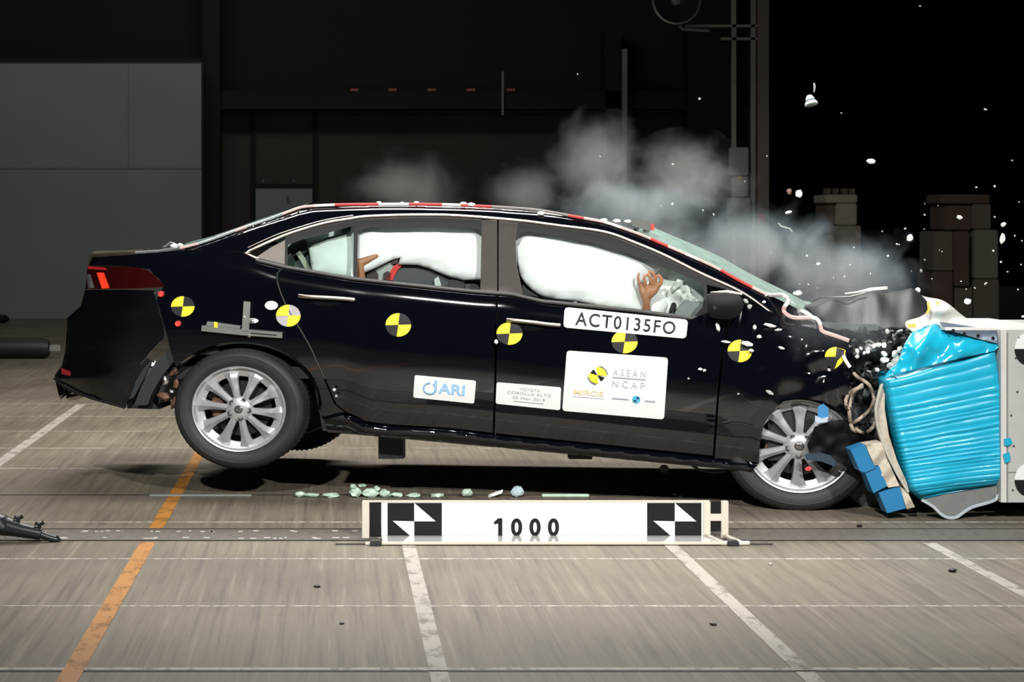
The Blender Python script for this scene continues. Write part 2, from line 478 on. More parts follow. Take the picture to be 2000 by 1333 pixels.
wbox('wall_far', 1500, -1200, 3600, HY+F*CH/40, 40, .3, M('black hall end', (.006, .007, .008), .95), None, 'structure', 'black far end of the hall')
# long dark roll on the floor at the left
Dr = 20.2
rl = empty('padded_roll', at(20, HY+F*CH/Dr, Dr)); tag(rl, 'long black padded roll lying in front of the grey wall', 'roll'); bpy.context.view_layer.update()
pz = 20/F*Dr
lath = [(0, 0), (pz*.8, 0), (pz, .06), (pz, 4.4), (pz*.8, 4.5), (0, 4.5)]
o = lathe('cover', lath, M('black vinyl', (.012, .012, .013), .55), rl, 24); o.rotation_euler = (0, 0, math.pi/2); o.location = (at(96, 680, Dr).x-at(20, 680, Dr).x, 0, pz)
o = box('end_clasp', (at(97, 680, Dr).x-at(20, 680, Dr).x, -.03, pz-.035), (at(118, 680, Dr).x-at(20, 680, Dr).x, .03, pz+.035), M('clasp', (.45, .45, .42), .4, .5), rl, .008)
o = chunk('floor_weight', at(0, 612, 27.5), .09, M('black rubber', (.012, .012, .012), .6), None, 4, 2, .12, (1.4, 1, .7), (0, 0, 0)); tag(o, 'small black lump at the foot of the grey wall', 'weight')
o.location.z = .06
# ================================================================== THE CAR
car = empty('crash_test_car', (OX, OY, 0), -YAW)
tag(car, 'black four-door crash test saloon with yellow target stickers crushed against the barrier', 'car')
paint = M('black car paint', (.0022, .0026, .0050), .06, 0, .5, 1., var=.2, scale=4)
gloss = M('gloss black trim', (.006, .006, .007), .12, 0, .5, .8)
plast = M('black plastic', (.005, .0055, .006), .55)
plast2 = M('grey wheel liner', (.013, .015, .018), .6, var=.3, scale=14)
rubber = M('tyre rubber', (.016, .017, .0175), .62, var=.2, scale=18)
alloy = M('alloy silver', (.47, .48, .49), .34, .5, var=.06)
alloyd = M('alloy shaded', (.40, .41, .42), .36, .7, var=.08)
chrome = M('chrome strip', (.58, .51, .45), .28, 1., var=.05)
brite = M('bright metal', (.72, .73, .72), .3, .9)
steel = M('bare steel', (.36, .36, .35), .38, .85, var=.3, scale=20)
rust = M('rusty steel', (.16, .085, .055), .7, .3, var=.5, scale=25)
white = M('white plate', (.74, .75, .745), .5, var=.02)
ink = M('black print', (.008, .008, .008), .5, 0, .2)
yel = M('target yellow', (.87, .74, .035), .5, var=.03)
tblk = M('target black', (.010, .009, .011), .5)
red = M('red tape strip', (.62, .055, .05), .5, var=.15)
wtape = M('white tape strip', (.82, .78, .75), .45, var=.08)
bagm = M('white airbag fabric', (.78, .79, .79), .8, 0, .2, var=.02, scale=60, bump=.12, bscale=14)
bageg = M('far airbag fabric', (.74, .82, .79), .8, 0, .2, var=.03)

BELT = [(60, 500), (265, 492), (355, 487), (478, 498), (557, 521), (689, 543), (765, 551), (919, 567), (1000, 573), (1060, 588), (1240, 606), (1351, 621), (1450, 632), (1560, 640), (1660, 672), (1800, 690)]
SILL = [(60, 790), (250, 795), (606, 800), (673, 806), (714, 827), (760, 832), (880, 838), (991, 852), (1120, 865), (1252, 879), (1380, 893), (1480, 905), (1800, 925)]
BELT = catmull(BELT, 8)
XL = [(480, 182), (492, 179), (520, 170), (570, 165), (600, 158), (622, 131), (690, 126), (716, 120), (738, 106), (765, 112), (796, 120)]
SEC = catmull([(-.25, .085), (-.1, .060), (0, .038), (.04, .024), (.08, .013), (.12, .0065), (.18, .002), (.3, -.002), (.5, -.004), (.7, .006), (.88, .030), (1.0, .055), (1.1, .07), (1.2, .08)], 8)
def vb(px, py):
    b = interp(BELT, px); s = interp(SILL, px)
    t = (py-b)/(s-b)
    v = interp(SEC, t)
    a = (px-interp(XL, py))/135.0
    if a < 1: v += .27*(1-max(a, 0))**2.3
    if px > 1440:
        k = min(1, (px-1440)/170)
        v += k*.024*noise.noise(Vector((px/55, py/42, 1.7)))+k*k*.006*noise.noise(Vector((px/20, py/20, 4)))
    return v
def vg(px, py):
    return .055+max(0, interp(BELT, px)-py)*.00125
side = lambda off=0.: (lambda x, y: P(x, y, vb(x, y)+off))
gside = lambda off=0.: (lambda x, y: P(x, y, vg(x, y)+off))

# ---- outlines in picture units on the near flank
def ell(cx, cy, rx, ry, a0, a1, n=26):
    return [(cx+rx*math.cos(math.radians(a0+(a1-a0)*i/n)), cy-ry*math.sin(math.radians(a0+(a1-a0)*i/n))) for i in range(n+1)]
CUT_R = [(553, 522), (541, 534), (541, 550), (548, 572), (560, 600), (583, 638), (606, 678), (634, 740), (655, 790), (676, 806)]
arch_r = ell(470, 792, 158, 124, -2, 143)
qp = [(181, 503), (265, 497), (355, 489), (420, 487), (470, 494), (500, 507), (550, 520)]+[(x-2, y) for x, y in CUT_R]+[(668, 822), (628, 812)]+arch_r+[(334, 690), (326, 655), (316, 620), (306, 585), (318, 562), (292, 526), (230, 519), (174, 519)]
panel('rear_quarter_panel', qp, side(), paint, car, 11, .008, mirror=True)
rd = [(x+2, y) for x, y in CUT_R[::-1]]+[(557, 524), (689, 546), (765, 554), (919, 570), (969, 575), (967, 640), (965, 760), (962, 846), (880, 836), (760, 829), (714, 823), (690, 810)]
rdoor = panel('rear_door', rd, side(), paint, car, 12, .03, mirror=True)
fd = [(973, 575), (1000, 576), (1060, 591), (1240, 609), (1351, 624), (1378, 612), (1432, 600), (1420, 640), (1408, 700), (1400, 780), (1392, 890), (1252, 876), (1120, 862), (991, 849), (966, 846), (969, 760), (971, 640)]
fdoor = panel('front_door', fd, side(), paint, car, 12, .03, mirror=True)
arch_f = [(1657, 818), (1642, 799), (1602, 783), (1562, 778), (1530, 785), (1506, 804), (1491, 833), (1484, 870), (1482, 908)]
ff = [(1436, 600), (1470, 592), (1507, 610), (1545, 632), (1585, 640), (1612, 648), (1656, 672), (1668, 700), (1660, 740), (1669, 780)]+arch_f+[(1396, 896), (1404, 780), (1412, 700), (1424, 640)]
panel('front_fender', ff, side(-.004), paint, car, 9, .008)
m2 = [(1436, 600), (1470, 592), (1507, 610), (1545, 632), (1612, 640), (1740, 650), (1730, 780), (1680, 840)]+arch_f+[(1396, 896), (1404, 780), (1424, 640)]
def farside(f): 
    def g(x, y):
        p = f(x, y); return Vector((p.x, CW-p.y, p.z))
    return g
panel('front_fender', m2, farside(side()), paint, car, 14, .008)
# rocker
def vr(px, py):
    s = interp(SILL, px); k = (py-s)/22
    return .030+.05*max(0, k-.45)**1.6+.02*(1-min(1, k*3)) if k > 0 else .055
rk = [(668, 812), (690, 814), (714, 829), (760, 834), (880, 840), (991, 854), (1120, 867), (1252, 881), (1380, 895), (1478, 909), (1470, 921), (1354, 911), (1102, 887), (790, 858), (711, 851), (640, 845), (632, 820)]
panel('rocker_panel', rk, lambda x, y: P(x, y, vr(x, y)), paint, car, 6, .02, mirror=True)
# rear bumper, hanging loose behind the wheel
bumper = [(166, 566), (240, 566), (300, 568), (308, 600), (318, 640), (320, 660), (298, 684), (276, 708), (262, 735), (252, 765), (246, 797), (190, 780), (140, 764), (108, 742), (107, 735), (121, 716), (127, 690), (130, 660), (131, 622), (158, 598)]
bump = panel('rear_bumper', bumper, side(-.004), M('bumper black paint', (.0022, .0024, .004), .22, 0, .5, .6), car, 9, .01)
def loftx(name, rows, mat, bulge, n=14, parent=car, nrm=Vector((-1, 0, .15)), v1=None, smooth=True):
    """skin from near-side points across to their mirror images, bowed by bulge along nrm"""
    bm = bmesh.new(); R_ = []
    for p in rows:
        q = Vector((p.x, CW-p.y, p.z)); r = []
        for i in range(n+1):
            k = i/n; r.append(bm.verts.new(p.lerp(q, k)+nrm*bulge*4*k*(1-k)))
        R_.append(r)
    for a, b in zip(R_, R_[1:]):
        for i in range(n): bm.faces.new((a[i], a[i+1], b[i+1], b[i]))
    return frombm(name, bm, mat, parent, smooth, 50)
def Pl(lst, v): return [P(x, y, v) for x, y in lst]
rows = [P(interp(XL, y)+1, y, vb(interp(XL, y)+1, y)) for y in (566, 580, 600, 622, 655, 690, 716, 738, 765, 790)]
loftx('bumper_face', rows, paint, .10)
rows = [P(interp(XL, y)+1, y, vb(interp(XL, y)+1, y)) for y in (492, 500, 510, 520, 545, 566)]
loftx('boot_lid', [P(360, 480, .17), P(300, 486, .16), P(240, 489.5, .17), P(200, 490.5, .22), P(182, 491, .31)]+rows, paint, .05, nrm=Vector((-.8, 0, .1)))
# tail lamp wrapping round the corner
tl = [(171, 521), (230, 521), (272, 523), (292, 530), (309, 545), (322, 561), (270, 564), (200, 565), (167, 565)]
lamp = panel('tail_lamp', tl, side(-.006), M('dark red lens', (.032, .0022, .0025), .15, 0, .5, .5, var=.25, scale=20), car, 6, .02)
panel('light_bar', [(189, 533), (202, 533), (213, 563), (199, 564)], side(-.012), M('lit red bar', (.9, .035, .012), .3, emit=.9), lamp, 6, .01)
panel('light_bar', [(171, 520), (205, 523), (208, 528), (172, 526)], side(-.012), M('red lens edge', (.45, .02, .02), .25), lamp, 6, .01)
panel('clear_lens', [(168, 535), (176, 537), (184, 563), (172, 563)], side(-.012), M('clear lens', (.25, .25, .26), .2, .4), lamp, 6, .01)
panel('rear_reflector', [(119, 719), (137, 726), (137, 735), (120, 731)], side(-.012), M('reflector red', (.30, .02, .03), .3), car, 6, .01)
o = tube('exhaust_tip', [P(134, 776, .35), P(146, 776, .33), P(166, 770, .30), P(200, 772, .3)], .014, chrome, car, 12, radii=[.018, .018, .012, .012])
tube('bumper_lip', [P(106, 740, .30), P(120, 752, .22), P(140, 765, .16), P(180, 779, .08), P(244, 797, .05)], .006, plast, car)
# liner, brackets and suspension showing where the bumper has torn away
panel('wheel_liner', [(430, 678), (425, 692), (372, 694), (340, 706), (316, 735), (297, 768), (288, 792), (262, 792), (276, 755), (298, 716), (326, 684), (345, 668), (400, 668)], lambda x, y: P(x, y, .05+.00008*(x-250)), plast2, car, 8, .12)
panel('quarter_bracket', [(303, 570), (319, 566), (334, 610), (352, 655), (364, 668), (340, 672), (326, 640), (312, 600)], lambda x, y: P(x, y, .02), plast2, car, 7, .01)
panel('bumper_bracket', [(266, 724), (286, 700), (296, 706), (280, 742), (262, 776), (250, 782), (254, 750)], lambda x, y: P(x, y, .07), plast2, car, 7, .02)
panel('mud_flap', [(250, 778), (292, 776), (310, 800), (248, 798)], lambda x, y: P(x, y, .14), plast, car, 8, .3)
for i, (x, y, s_, m_) in enumerate(((297, 715, .020, brite), (302, 708, .012, brite), (326, 748, .018, brite), (322, 740, .013, brite), (335, 765, .012, brite), (340, 728, .022, rust), (345, 750, .02, rust), (318, 775, .03, rust), (344, 785, .03, rust), (262, 764, .016, rust), (330, 625, .007, brite), (302, 573, .007, brite))):
    chunk('suspension_bit' if y > 640 else 'bracket_bolt', P(x, y, .10 if y > 640 else .005), s_, m_, car, 30+i, 1, .3, (1, .8, 1.4))
for (x, y) in ((314, 575), (347, 633)):
    lathe('red_marker', [(0, -.008), (.012, -.008), (.016, .0), (.016, .01)], M('red marker', (.75, .07, .06), .4), car, 16).location = P(x, y, vb(x, y)-.014)
# underbody and wheel wells
def slab(name, top, v0, v1, th, mat):
    bm = bmesh.new(); A = []
    for (x, y) in top:
        p = P(x, y, v0); A.append((p, Vector((p.x, v1, p.z))))
    rows = [[bm.verts.new(a), bm.verts.new(b), bm.verts.new(b+Vector((0, 0, th))), bm.verts.new(a+Vector((0, 0, th)))] for a, b in A]
    for r, q in zip(rows, rows[1:]):
        for i in range(4): bm.faces.new((r[i], r[(i+1) % 4], q[(i+1) % 4], q[i]))
    bm.faces.new(rows[0]); bm.faces.new(rows[-1][::-1])
    return frombm(name, bm, mat, car, False)
slab('floor_pan', [(310, 790), (330, 740), (612, 740), (630, 842), (711, 846), (1102, 882), (1470, 916)], .10, CW-.10, .06, plast)
slab('bumper_pan', [(150, 762), (246, 792)], .2, CW-.2, .02, plast)
panel('jack_block', [(739, 846), (787, 850), (787, 897), (739, 897)], lambda x, y: P(x, y, .25), plast, car, 20, .10)
panel('jack_block', [(1106, 878), (1160, 884), (1156, 898), (1110, 897)], lambda x, y: P(x, y, .2), plast, car, 20, .10)
for nm, cx, cy, rx, ry, a0, a1 in (('wheel_well', 470, 792, 152, 120, -5, 160), ('wheel_well', 1560, 880, 120, 110, -10, 190)):
    for far in (False, True):
        bm = bmesh.new(); R_ = []
        for (x, y) in ell(cx, cy, rx, ry, a0, a1, 30):
            y = max(y, 655); p = P(x, y, .05)
            row = [p, Vector((p.x, .40, p.z))]
            if far: row = [Vector((q.x, CW-q.y, q.z)) for q in row]
            R_.append([bm.verts.new(q) for q in row])
        for a, b in zip(R_, R_[1:]): bm.faces.new((a[0], a[1], b[1], b[0]))
        bm.faces.new([r[1] for r in R_])
        frombm(nm, bm, plast, car)
# engine bulkhead and inner structure keep the cabin closed
panel('bulkhead', [(1500, 640), (1600, 640), (1600, 900), (1500, 900)], lambda x, y: P(x, y, .10), plast, car, 40, CW-.2)

# ---- roof, pillars, screens
UP = catmull([(340, 487), (380, 477), (420, 465), (480, 443), (540, 424), (600, 406), (660, 401.5), (740, 399.5), (850, 400), (940, 403), (1050, 411), (1120, 420), (1180, 431), (1222, 445), (1258, 458), (1285, 470), (1327, 488), (1375, 509), (1408, 525), (1432, 539), (1480, 565), (1510, 580), (1545, 597), (1580, 616)], 5)
LO = catmull([(478, 495), (554, 461), (627, 438), (676, 429), (730, 422.5), (865, 420.5), (1000, 430), (1090, 441), (1180, 453.5), (1240, 474.5), (1300, 500), (1372, 536), (1450, 572), (1507, 612)], 5)
def upy(x): return interp(UP, x)
def vtop(px, py):
    k = max(0, 1-(py-upy(px))/12)
    return vg(px, py)+.05*k*k
sp_ = UP+[(1560, 636), (1530, 630)]+LO[::-1]+[(470, 492), (420, 486), (355, 489)]
panel('roof_side_rail', sp_, lambda x, y: P(x, y, vtop(x, y)), paint, car, 7, .02, mirror=True)
rp = [P(x, y, vtop(x, y)+.004) for x, y in UP if 585 <= x <= 1240]
loftx('roof_panel', rp, paint, .008, nrm=Vector((0, 0, 1)))
wg = glass('laminated windscreen', (.45, .62, .56), milky=.55, mcol=(.36, .50, .44))
rows = [P(x, y, vtop(x, y)+.01) for x, y in UP if 1238 <= x <= 1590]+[P(1592, 618, .2)]
loftx('windscreen', rows, wg, .050, nrm=Vector((.55, 0, .83)))
rows = [P(x, y, vtop(x, y)+.01) for x, y in UP if 345 <= x <= 590]
loftx('rear_screen', rows, glass('rear screen glass', (.35, .48, .44), milky=.30, mcol=(.30, .40, .37)), .050, nrm=Vector((-.5, 0, .86)))
tube('window_chrome', [P(x, y, vg(x, y)-.006) for x, y in [(505, 507), (488, 500)]+LO], .0085, chrome, car, 8)
tube('gutter_reflection', [P(x, y-6-.012*max(0, 640-x), vg(x, y-8)-.004) for x, y in catmull([(484, 492), (520, 475), (554, 461), (627, 438), (690, 427)], 5)], .0025, chrome, car, 6)  # thin chrome tube drawn as the reflection line of the roof gutter
tube('belt_moulding', [P(x, y+1, vb(x, y)-.010) for x, y in ((500, 507), (557, 521), (689, 543.5), (765, 552), (919, 568), (1000, 574), (1060, 588), (1240, 606), (1351, 621))], .010, M('satin black moulding', (.05, .05, .048), .35), car, 8)
# panels between windows
panel('quarter_trim', [(500, 503), (530, 483), (557, 469), (556, 517)], gside(.0), M('quarter trim gloss', (.22, .20, .18), .25, 0, .5, .6), car, 8, .01, mirror=True)
bpil = M('pillar satin film', (.058, .050, .045), .30, .0, .6, .6)
panel('pillar_cover', [(941, 430), (971, 430), (971, 572), (938, 570)], gside(-.004), bpil, car, 10, .012, mirror=True)
panel('pillar_cover', [(974, 430), (1012, 434), (1007, 470), (1009, 520), (1022, 575), (974, 573)], gside(-.002), bpil, car, 10, .012, mirror=True)
frm = M('window frame black', (.016, .017, .017), .35, 0, .5, .4)
LOi = lambda x, d: (x, interp(LO, x)+d)
panel('window_frame', [LOi(x, 2) for x in (557, 600, 640, 692, 730, 800, 865, 941)]+[(941, 459), (936, 450), (924, 446), (860, 443.5), (720, 445.5), (699, 452), (697, 543), (690, 542), (691, 441), (640, 455), (592, 468), (561, 479), (561, 520), (556, 519)], gside(-.001), frm, car, 6, .014, mirror=True)
panel('window_frame', [LOi(x, 2) for x in (1008, 1060, 1120, 1180, 1240, 1300, 1372, 1440)]+[(1442, 571), (1380, 556), (1384, 600), (1378, 620), (1357, 618), (1372, 600), (1376, 575), (1370, 556), (1330, 536), (1264, 509), (1210, 490), (1150, 474), (1090, 462), (1030, 453), (1016, 458), (1010, 470), (1007, 470)], gside(-.001), frm, car, 6, .014, mirror=True)
cg = glass('clear side glass', (.97, .99, .98))
gg = glass('tinted quarter glass', (.90, .955, .93))
panel('window_pane', [(559, 478), (592, 466), (640, 453), (692, 439), (690, 542), (640, 534), (559, 520)], gside(.008), gg, car, 14, .004, mirror=True)
panel('window_pane', [(697, 450), (720, 444), (860, 442), (925, 445), (941, 455), (938, 570), (697, 544)], gside(.008), cg, car, 14, .004, mirror=True)
panel('window_pane', [(1009, 470), (1016, 456), (1030, 451), (1090, 460), (1150, 472), (1264, 507), (1372, 555), (1378, 578), (1374, 600), (1356, 620), (1240, 606), (1024, 576), (1008, 520)], gside(.008), cg, car, 16, .004, mirror=True)
panel('window_pane', [(1382, 557), (1442, 573), (1384, 582)], gside(.006), gg, car, 14, .004, mirror=True)
tube('mirror_chrome', [P(1388, 572, .0), P(1420, 571, -.02), P(1449, 576, -.02)], .010, chrome, car, 8, radii=[.004, .011, .009])
# door mirror, knocked back
mi = panel('door_mirror', catmull([(1379, 580), (1392, 574), (1440, 577), (1452, 590), (1448, 610), (1432, 622), (1400, 622), (1384, 612), (1379, 580)], 4)[:-1], lambda x, y: P(x, y, -.05-.03*math.cos((x-1414)/40)*math.cos((y-598)/26)), M('mirror shell', (.004, .0042, .0045), .5, 0, .2), car, 6, .10)
lathe('mirror_pivot', [(0, -.006), (.008, -.006), (.014, 0), (.02, .004)], plast, mi, 16).location = P(1396, 602, -.075)
# door handles
for (pts, d) in (([(584, 578), (600, 580), (640, 582), (672, 584), (692, 586)], rdoor), ([(990, 625), (1010, 627), (1040, 630), (1070, 634), (1094, 636)], fdoor)):
    pl = catmull(pts, 4)
    tube('door_handle', [P(x, y, vb(x, y)-.012-.014*math.sin(math.pi*i/(len(pl)-1))) for i, (x, y) in enumerate(pl)], .010, chrome, d, 8)
    x, y = pts[2]
    panel('handle_cup', ell(x-2, y+6, 30, 11, 0, 345, 16), side(-.004), gloss, d, 8, .004)
tube('door_edge', [P(x, y, vb(x, y)-.003) for x, y in CUT_R[2:8]], .0035, M('door seam', (.09, .085, .08), .3, .3), rdoor, 6)
lathe('highlight_spot', [(0, -.004), (.022, -.003), (.0235, .004)], white, car, 24, 1.5).location = P(530, 597, vb(530, 597))  # white ellipse painted on as a highlight of the quarter panel

# ---- wheels
SX = 1.12
def wheel(center, R, parent, spin=0., full=True, flip=False, steer=0.):
    e = bpy.data.objects.new('wheel', None); COL.objects.link(e); e.parent = parent; e.location = center; e.empty_display_size = .1
    if flip: e.rotation_euler = (0, 0, math.pi)
    if steer: e.rotation_euler = (0, 0, steer)
    q = R/.304
    lathe('tyre', [(r*q, y) for r, y in ((.212, .02), (.216, .006), (.228, -.004), (.246, -.009), (.262, -.0095), (.264, -.0075), (.268, -.0085), (.284, -.002), (.296, .012), (.3025, .030), (.304, .045), (.3005, .047), (.3005, .053), (.304, .055), (.304, .095), (.3, .097), (.3, .103), (.304, .105), (.304, .145), (.3, .147), (.3, .153), (.304, .155), (.3025, .17), (.29, .19), (.26, .205), (.212, .195))], rubber, e, 96, SX, 28)
    bm = bmesh.new()   # tread blocks on the shoulder
    for k in range(72):
        a = 2*math.pi*k/72
        for y0 in (.012, .16):
            vs = []
            for da, yy, rr in ((-.018, y0, .298), (.018, y0, .298), (.018, y0+.03, .306), (-.018, y0+.03, .306)):
                vs.append(bm.verts.new((math.cos(a+da)*rr*q*SX, yy, math.sin(a+da)*rr*q)))
            bm.faces.new(vs)
    o = frombm('tread', bm, rubber, e, False); o['kind'] = 'stuff'
    lathe('rim', [(r*q, y) for r, y in ((.2155, .012), (.217, .000), (.2135, -.005), (.208, -.003), (.205, .008), (.200, .020), (.178, .026), (.166, .032), (.166, .05), (.19, .07), (.196, .12), (.20, .19), (.212, .2))], alloy, e, 80, SX, 30)
    if not full:
        lathe('rim_back', [(0, .15), (.2*q, .15)], plast, e, 40, SX); return e
    bm = bmesh.new()
    for k in range(10):        # ten blades, ridge to the outside
        pass
    bm.free()
    me = None
    for k in range(10):
        a = spin+2*math.pi*k/10
        bm = bmesh.new(); rings = []
        for rr, wd, yy, h, tw in ((.040, .015, .018, .006, .0), (.075, .0165, .012, .012, .01), (.115, .019, .010, .018, .02), (.150, .024, .010, .020, .035), (.172, .033, .014, .016, .045), (.186, .042, .018, .010, .05), (.200, .048, .022, .000, .055)):
            aa = a+tw*.6
            cx, cz = math.cos(aa), math.sin(aa); tx, tz = -cz, cx
            ring = []
            for (o_, dy) in ((-1, .020), (-.85, .004), (.12, -h), (.95, .006), (1, .022)):
                ring.append(bm.verts.new(((cx*rr+tx*wd*o_)*q*SX, yy+dy, (cz*rr+tz*wd*o_)*q)))
            rings.append(ring)
        for r0, r1 in zip(rings, rings[1:]):
            for i in range(4): bm.faces.new((r0[i], r0[i+1], r1[i+1], r1[i]))
        frombm('spoke', bm, alloy, e, True, 20)
    lathe('hub', [(0, -.002), (.03*q, .0), (.055*q, .008), (.064*q, .02), (.064*q, .04)], alloy, e, 40, SX)
    lathe('hub_cap', [(0, -.008), (.014*q, -.008), (.0195*q, -.004), (.020*q, .004)], M('hub cap grey', (.10, .10, .105), .3, .5), e, 28, SX)
    tube('emblem', [(math.cos(t)*.012*SX, -.0085, math.sin(t)*.009) for t in [2*math.pi*i/18 for i in range(18)]], .0014, chrome, e, 6, closed=True)
    tube('emblem', [(math.cos(t)*.005*SX, -.0085, math.sin(t)*.009) for t in [2*math.pi*i/18 for i in range(18)]], .0012, chrome, e, 6, closed=True)
    for k in range(5):
        a = spin+2*math.pi*(k+.5)/5
        c = (math.cos(a)*.046*SX*q, .004, math.sin(a)*.046*q)
        lathe('lug_hole', [(0, .001), (.0105, .001), (.0125, -.003), (.0125, .006)], M('lug recess', (.03, .03, .03), .5), e, 14).location = c
        lathe('lug_nut', [(0, -.003), (.0055, -.003), (.007, .001), (.007, .006)], steel, e, 6).location = c
    lathe('brake_disc', [(.0, .062), (.06*q, .062), (.065*q, .075), (.140*q, .075), (.140*q, .095)], M('brake disc', (.025, .023, .021), .5, .6, var=.3), e, 40, SX)
    box('brake_caliper', (-.15*q, .055, -.05), (-.085*q, .09, .06), rust, e, .01)
    lathe('rim_back', [(0, .16), (.2*q, .16)], plast, e, 40, SX)
    return e
cr = P(466, 800, 0.0); cf = P(1561, 872, .055)
wheel(cr, .302, car, math.radians(100))
wheel(cf, .318, car, math.radians(87), True)
wheel(Vector((cr.x, CW, cr.z-.085)), .302, car, 0, False, True)
wheel(Vector((cf.x, CW, cf.z+.01)), .318, car, 0, False, True)
# ---- stickers and plates on the flank
def quadmap(q):
    tl, tr, br, bl = [Vector(p) for p in q]
    return lambda a, b: (tl*(1-a)+tr*a)*(1-b)+(bl*(1-a)+br*a)*b
def sub(q, a0, b0, a1, b1):
    f = quadmap(q); return [tuple(f(a0, b0)), tuple(f(a1, b0)), tuple(f(a1, b1)), tuple(f(a0, b1))]
def rounded(q, r=.03):
    f = quadmap(q); W_ = math.dist(q[0], q[1]); H_ = math.dist(q[0], q[3]); ra = r; rb = r*W_/H_
    out = []
    for (ca, cb, s0) in ((ra, rb, 180), (1-ra, rb, 90), (1-ra, 1-rb, 0), (ra, 1-rb, -90)):
        for i in range(4):
            t = math.radians(s0-30*i); out.append(tuple(f(ca+ra*math.cos(t), cb-rb*math.sin(t))))
    return out
def plate(name, q, label, off=-.008):
    o = panel(name, rounded(q), side(off), white, car, 8, .003); o['label'] = label; return o
q1 = [(1103, 600), (1344, 625), (1340, 662), (1100, 640)]
pl = plate('number_plate', q1, 'white plate with black test number')
textmesh('lettering', 'ACT0135FO', sub(q1, .095, .17, .905, .83), side(-.0125), ink, pl, .008, space=1.18)
q2 = [(1107, 685), (1305, 699), (1297, 820), (1098, 803)]
pl2 = plate('logo_board', q2, 'large white board with round yellow logo')
cx, cy = quadmap(q2)(.32, .37)
for a0, a1 in ((-5, 100), (165, 275)):
    panel('logo_fan', fan(cx, cy, 17.5, 16, a0, a1), side(-.0125), yel, pl2, 5, .001)
for a0, a1 in ((120, 165), (295, 340)):
    panel('logo_wedge', fan(cx, cy, 14.5, 13, a0, a1), side(-.0115), ink, pl2, 5, .001)
for a0, a1 in ((5, 80), (190, 260)):
    arc = [(cx+19*math.cos(math.radians(a0+(a1-a0)*i/8)), cy-18*math.sin(math.radians(a0+(a1-a0)*i/8))) for i in range(9)]
    tube('logo_ring', [side(-.0125)(x, y) for x, y in arc], .0022, M('ring grey', (.12, .13, .16), .5), pl2, 5)
pale = M('pale grey print', (.48, .49, .50), .5); pale2 = M('mid grey print', (.36, .40, .44), .5)
textmesh('lettering', 'A S E A N', sub(q2, .47, .24, .79, .35), side(-.0125), pale, pl2)
textmesh('lettering', 'N C A P', sub(q2, .47, .43, .79, .54), side(-.0125), pale, pl2)
panel('rule', sub(q2, .465, .375, .795, .392), side(-.0125), pale2, pl2, 8, .001)
textmesh('lettering', 'MIROS', sub(q2, .10, .63, .39, .715), side(-.0125), M('pale orange print', (.80, .62, .36), .5), pl2, .01)
panel('rule', sub(q2, .10, .735, .40, .748), side(-.0125), M('faint print', (.74, .76, .80), .5), pl2, 8, .001)
panel('rule', sub(q2, .48, .715, .64, .735), side(-.0125), pale2, pl2, 8, .001)
panel('rule', sub(q2, .80, .715, .90, .735), side(-.0125), pale2, pl2, 8, .001)
gx, gy = quadmap(q2)(.715, .715)
gb = panel('globe', ell(gx, gy, 8, 7.5, 0, 340, 18), side(-.012), M('globe blue', (.09, .42, .66), .5), pl2, 5, .001)
for dx, dy in ((-2.5, 3), (3, -2.5)): panel('globe_patch', ell(gx+dx, gy+dy, 3, 2.4, 0, 330, 10), side(-.0135), M('globe dark', (.01, .05, .09), .5), pl2, 4, .001)
q3 = [(810, 733), (930, 744), (926, 789), (807, 777)]
pl3 = plate('logo_plate', q3, 'small white plate with light blue lettering')
lb = M('light blue print', (.30, .55, .80), .5)
f3 = quadmap(q3)
tube('logo_loop', [side(-.013)(*f3(.26+.10*math.cos(t)*1.0, .52+.24*math.sin(t))) for t in [math.radians(a) for a in range(-60, 285, 15)]], .0042, lb, pl3, 6)
tube('logo_loop', [side(-.013)(*f3(a, b)) for a, b in ((.35, .26), (.36, .5), (.33, .72))], .0042, lb, pl3, 6)
textmesh('lettering', 'ARI', sub(q3, .40, .24, .83, .70), side(-.0125), lb, pl3, .02)
panel('logo_dot', ell(*f3(.35, .2), 3.2, 3, 0, 320, 8), side(-.0125), lb, pl3, 4, .001)
q4 = [(970, 747), (1096, 757), (1094, 802), (968, 789)]
pl4 = plate('date_plate', q4, 'small white plate with faint grey lines of text')
fnt = M('faint grey print', (.50, .52, .51), .5)
for tx, b0, b1, a0, a1 in (('TOYOTA', .16, .29, .36, .68), ('COROLLA ALTIS', .34, .47, .17, .85), ('05 Nov 2019', .55, .68, .26, .76)):
    textmesh('lettering', tx, sub(q4, a0, b0, a1, b1), side(-.0125), fnt, pl4)
panel('rule', sub(q4, .28, .78, .74, .80), side(-.0125), fnt, pl4, 8, .001)
# round targets
pgrey = M('target glare grey', (.46, .44, .46), .5)  # glare on one target's black quarters, put into the colour
TG = [(357, 599, 23, 20, 0), (563, 617, 24, 21.5, 1), (778, 635, 25, 23, 0), (995, 652, 25.5, 22, 0), (1220, 668, 25.5, 22.5, 0), (1445, 686, 24, 22, 2), (1632, 697, 21, 19, 3)]
for i, (x, y, rx, ry, kd) in enumerate(TG):
    t = panel('target_sticker', ell(x, y, rx, ry, 0, 349, 30), side(-.005), pgrey if kd == 1 else tblk, car, 7, .001)
    t['label'] = 'round target sticker with two yellow quarters'
    panel('yellow_quarter', fan(x, y, rx, ry, 84, 182), side(-.0075), yel, t, 6, .001)
    if kd == 3:
        panel('yellow_quarter', [(x+4, y+8), (x+16, y-4), (x+18, y-14), (x, y-18), (x+20, y-12), (x+14, y+10), (x+4, y+20), (x-2, y+24)], side(-.0085), yel, t, 6, .001)
    else:
        panel('yellow_quarter', fan(x, y, rx, ry, -98, 2), side(-.0075), yel, t, 6, .001)
